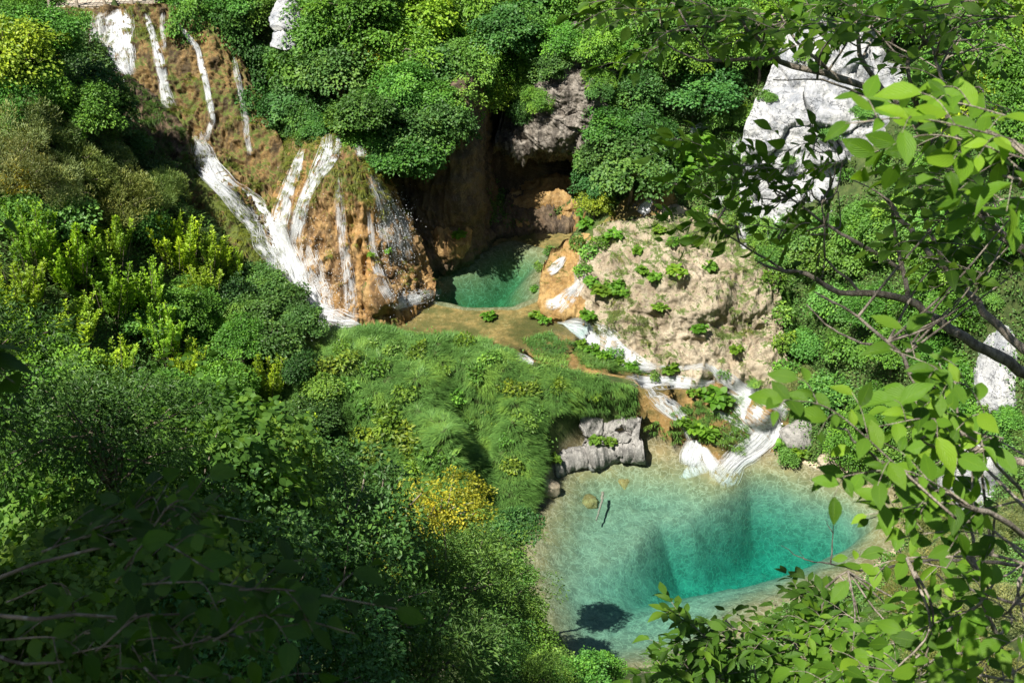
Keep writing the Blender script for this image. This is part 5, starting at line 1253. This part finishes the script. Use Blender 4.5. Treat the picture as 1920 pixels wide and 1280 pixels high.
near_tree("shaded_maple", "shaded near tree with dark broad leaves filling the darkest corner", (-1.4, 1.0), [
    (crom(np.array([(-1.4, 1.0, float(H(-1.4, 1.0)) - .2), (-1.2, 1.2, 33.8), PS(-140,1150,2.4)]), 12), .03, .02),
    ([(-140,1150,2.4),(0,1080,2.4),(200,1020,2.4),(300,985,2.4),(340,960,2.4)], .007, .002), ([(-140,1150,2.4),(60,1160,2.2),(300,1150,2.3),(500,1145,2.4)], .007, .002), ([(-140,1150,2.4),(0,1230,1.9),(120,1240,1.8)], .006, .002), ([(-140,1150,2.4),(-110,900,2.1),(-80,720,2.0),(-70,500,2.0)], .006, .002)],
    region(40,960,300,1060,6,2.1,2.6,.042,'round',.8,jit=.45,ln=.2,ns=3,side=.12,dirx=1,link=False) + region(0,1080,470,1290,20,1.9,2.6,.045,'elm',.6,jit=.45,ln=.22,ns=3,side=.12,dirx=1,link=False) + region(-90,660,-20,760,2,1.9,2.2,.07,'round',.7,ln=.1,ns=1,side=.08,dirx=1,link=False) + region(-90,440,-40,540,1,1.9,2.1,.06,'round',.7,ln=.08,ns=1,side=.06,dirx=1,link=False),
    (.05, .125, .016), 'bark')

# unseen trees added along sun rays to shade the near corner and a bough
for tx, ty, ts, t, d in ((180,1160,2.2,8,1.4), (40,1250,2.0,8,1.4), (400,1230,2.3,9,1.5), (100,1270,11,17,2.4), (320,1290,12,17,2.4), (450,1270,13.5,18,3.2), (640,1340,16,18,2.6), (830,1350,18.5,10,2.0), (930,1350,21,10,2.0), (1470,370,6.5,9,2.4)):
    q = PS(tx, ty, ts) + np.array(S) * t; z = float(H(q[0], q[1])); me, tr, _ = variants('A')[rng.integers(3)]
    r = empty("ash_tree", (q[0], q[1], z), "unseen ash added beside the camera to shade the near foliage", "tree", "unseen ashes added to shade the near foliage")
    o = obj("trunk", tr, r, (0, 0, q[2] - z)); o.scale = (d, d, d)
    o = obj("crown", me, r, (0, 0, q[2] - z)); o.scale = (d, d, d * .9); o.color = (.06, .14, .026, 1)

# ------------------------------------------------------------------ telling the plants apart
LAND = [(540,45,"the white outcrop"),(640,420,"the tufa cone"),(200,10,"the boardwalk"),(225,90,"the wide fall"),(960,280,"the cave mouth"),(1070,190,"the overhang rock"),(1560,220,"the limestone crag"),
        (1270,540,"the pale mound"),(900,510,"the upper pool"),(1060,510,"the orange ledge"),(800,750,"the grass mound"),(1300,1000,"the turquoise pool"),(480,420,"the white chute"),(1890,640,"the leaning slab"),
        (835,985,"the yellow bush"),(1110,800,"the grey rock face"),(1240,330,"the white thread fall"),(1420,780,"the side cascade"),(300,300,"the dark bank"),(1120,640,"the curving cascade"),(400,160,"the tufa cliff"),(850,350,"the cave rib"),(1560,868,"the far pool shore"),(650,830,"the shaded fall")]
_used = set()
def rel(px, py, l):
    dx, dy = px - l[0], py - l[1]
    if abs(dx) < 60 and abs(dy) < 45: return "at"
    if abs(dy) > abs(dx): return "above" if dy < 0 else "below"
    return "beside"
def dist(px, py, l): return math.hypot(px - l[0], py - l[1])
_mean = {k: np.mean([p[3] for p in PLANTS if p[4] == k]) for k in KIND if any(p[4] == k for p in PLANTS)}
for root, px, py, dia, kind in PLANTS:
    c = KIND[kind]; near = sorted((l for l in LAND if not (kind in 'ZG' and 'yellow bush' in l[2])), key=lambda l: dist(px, py, l))[:4]
    size = "small " if dia < _mean[kind] * .8 else "large " if dia > _mean[kind] * 1.2 else ""
    cand = [f"{size}{c['words']} {rel(px, py, near[0])} {near[0][2]}"]
    cand += [f"{size}{c['words']} {rel(px, py, near[0])} {near[0][2]}, towards {l[2]}" for l in near[1:3]]
    cand += [f"{size}{c['words']} {rel(px, py, near[0])} {near[0][2]} and {rel(px, py, l)} {l[2]}" for l in near[1:4]]
    cand += [f"{size}{c['words']} between {near[0][2]} and {l[2]}" for l in near[1:4]]
    cand += [f"{size}{c['words']} {rel(px, py, near[1])} {near[1][2]}", f"{size}{c['words']} {rel(px, py, near[2])} {near[2][2]}"]
    for o_ in ("second", "third", "fourth", "fifth", "sixth", "seventh", "eighth"):
        cand += [f"{o_} {size}{c['words']} out from {near[0][2]}, towards {near[1][2]}"]
    lab = next((x for x in cand if x.lower() not in _used), cand[-1]); _used.add(lab.lower())
    if kind == 'Z' and dist(px, py, (820, 985)) < 20: lab = "large yellow and lime leaved bush below the grass mound"
    tag(root, lab, c['cat'], {'tree': 'forest trees of the gorge', 'shrub': 'shrubs on the slopes', 'bush': 'near bushes under the camera', 'plant': 'leafy tufts on rock and grass'}[c['cat']])
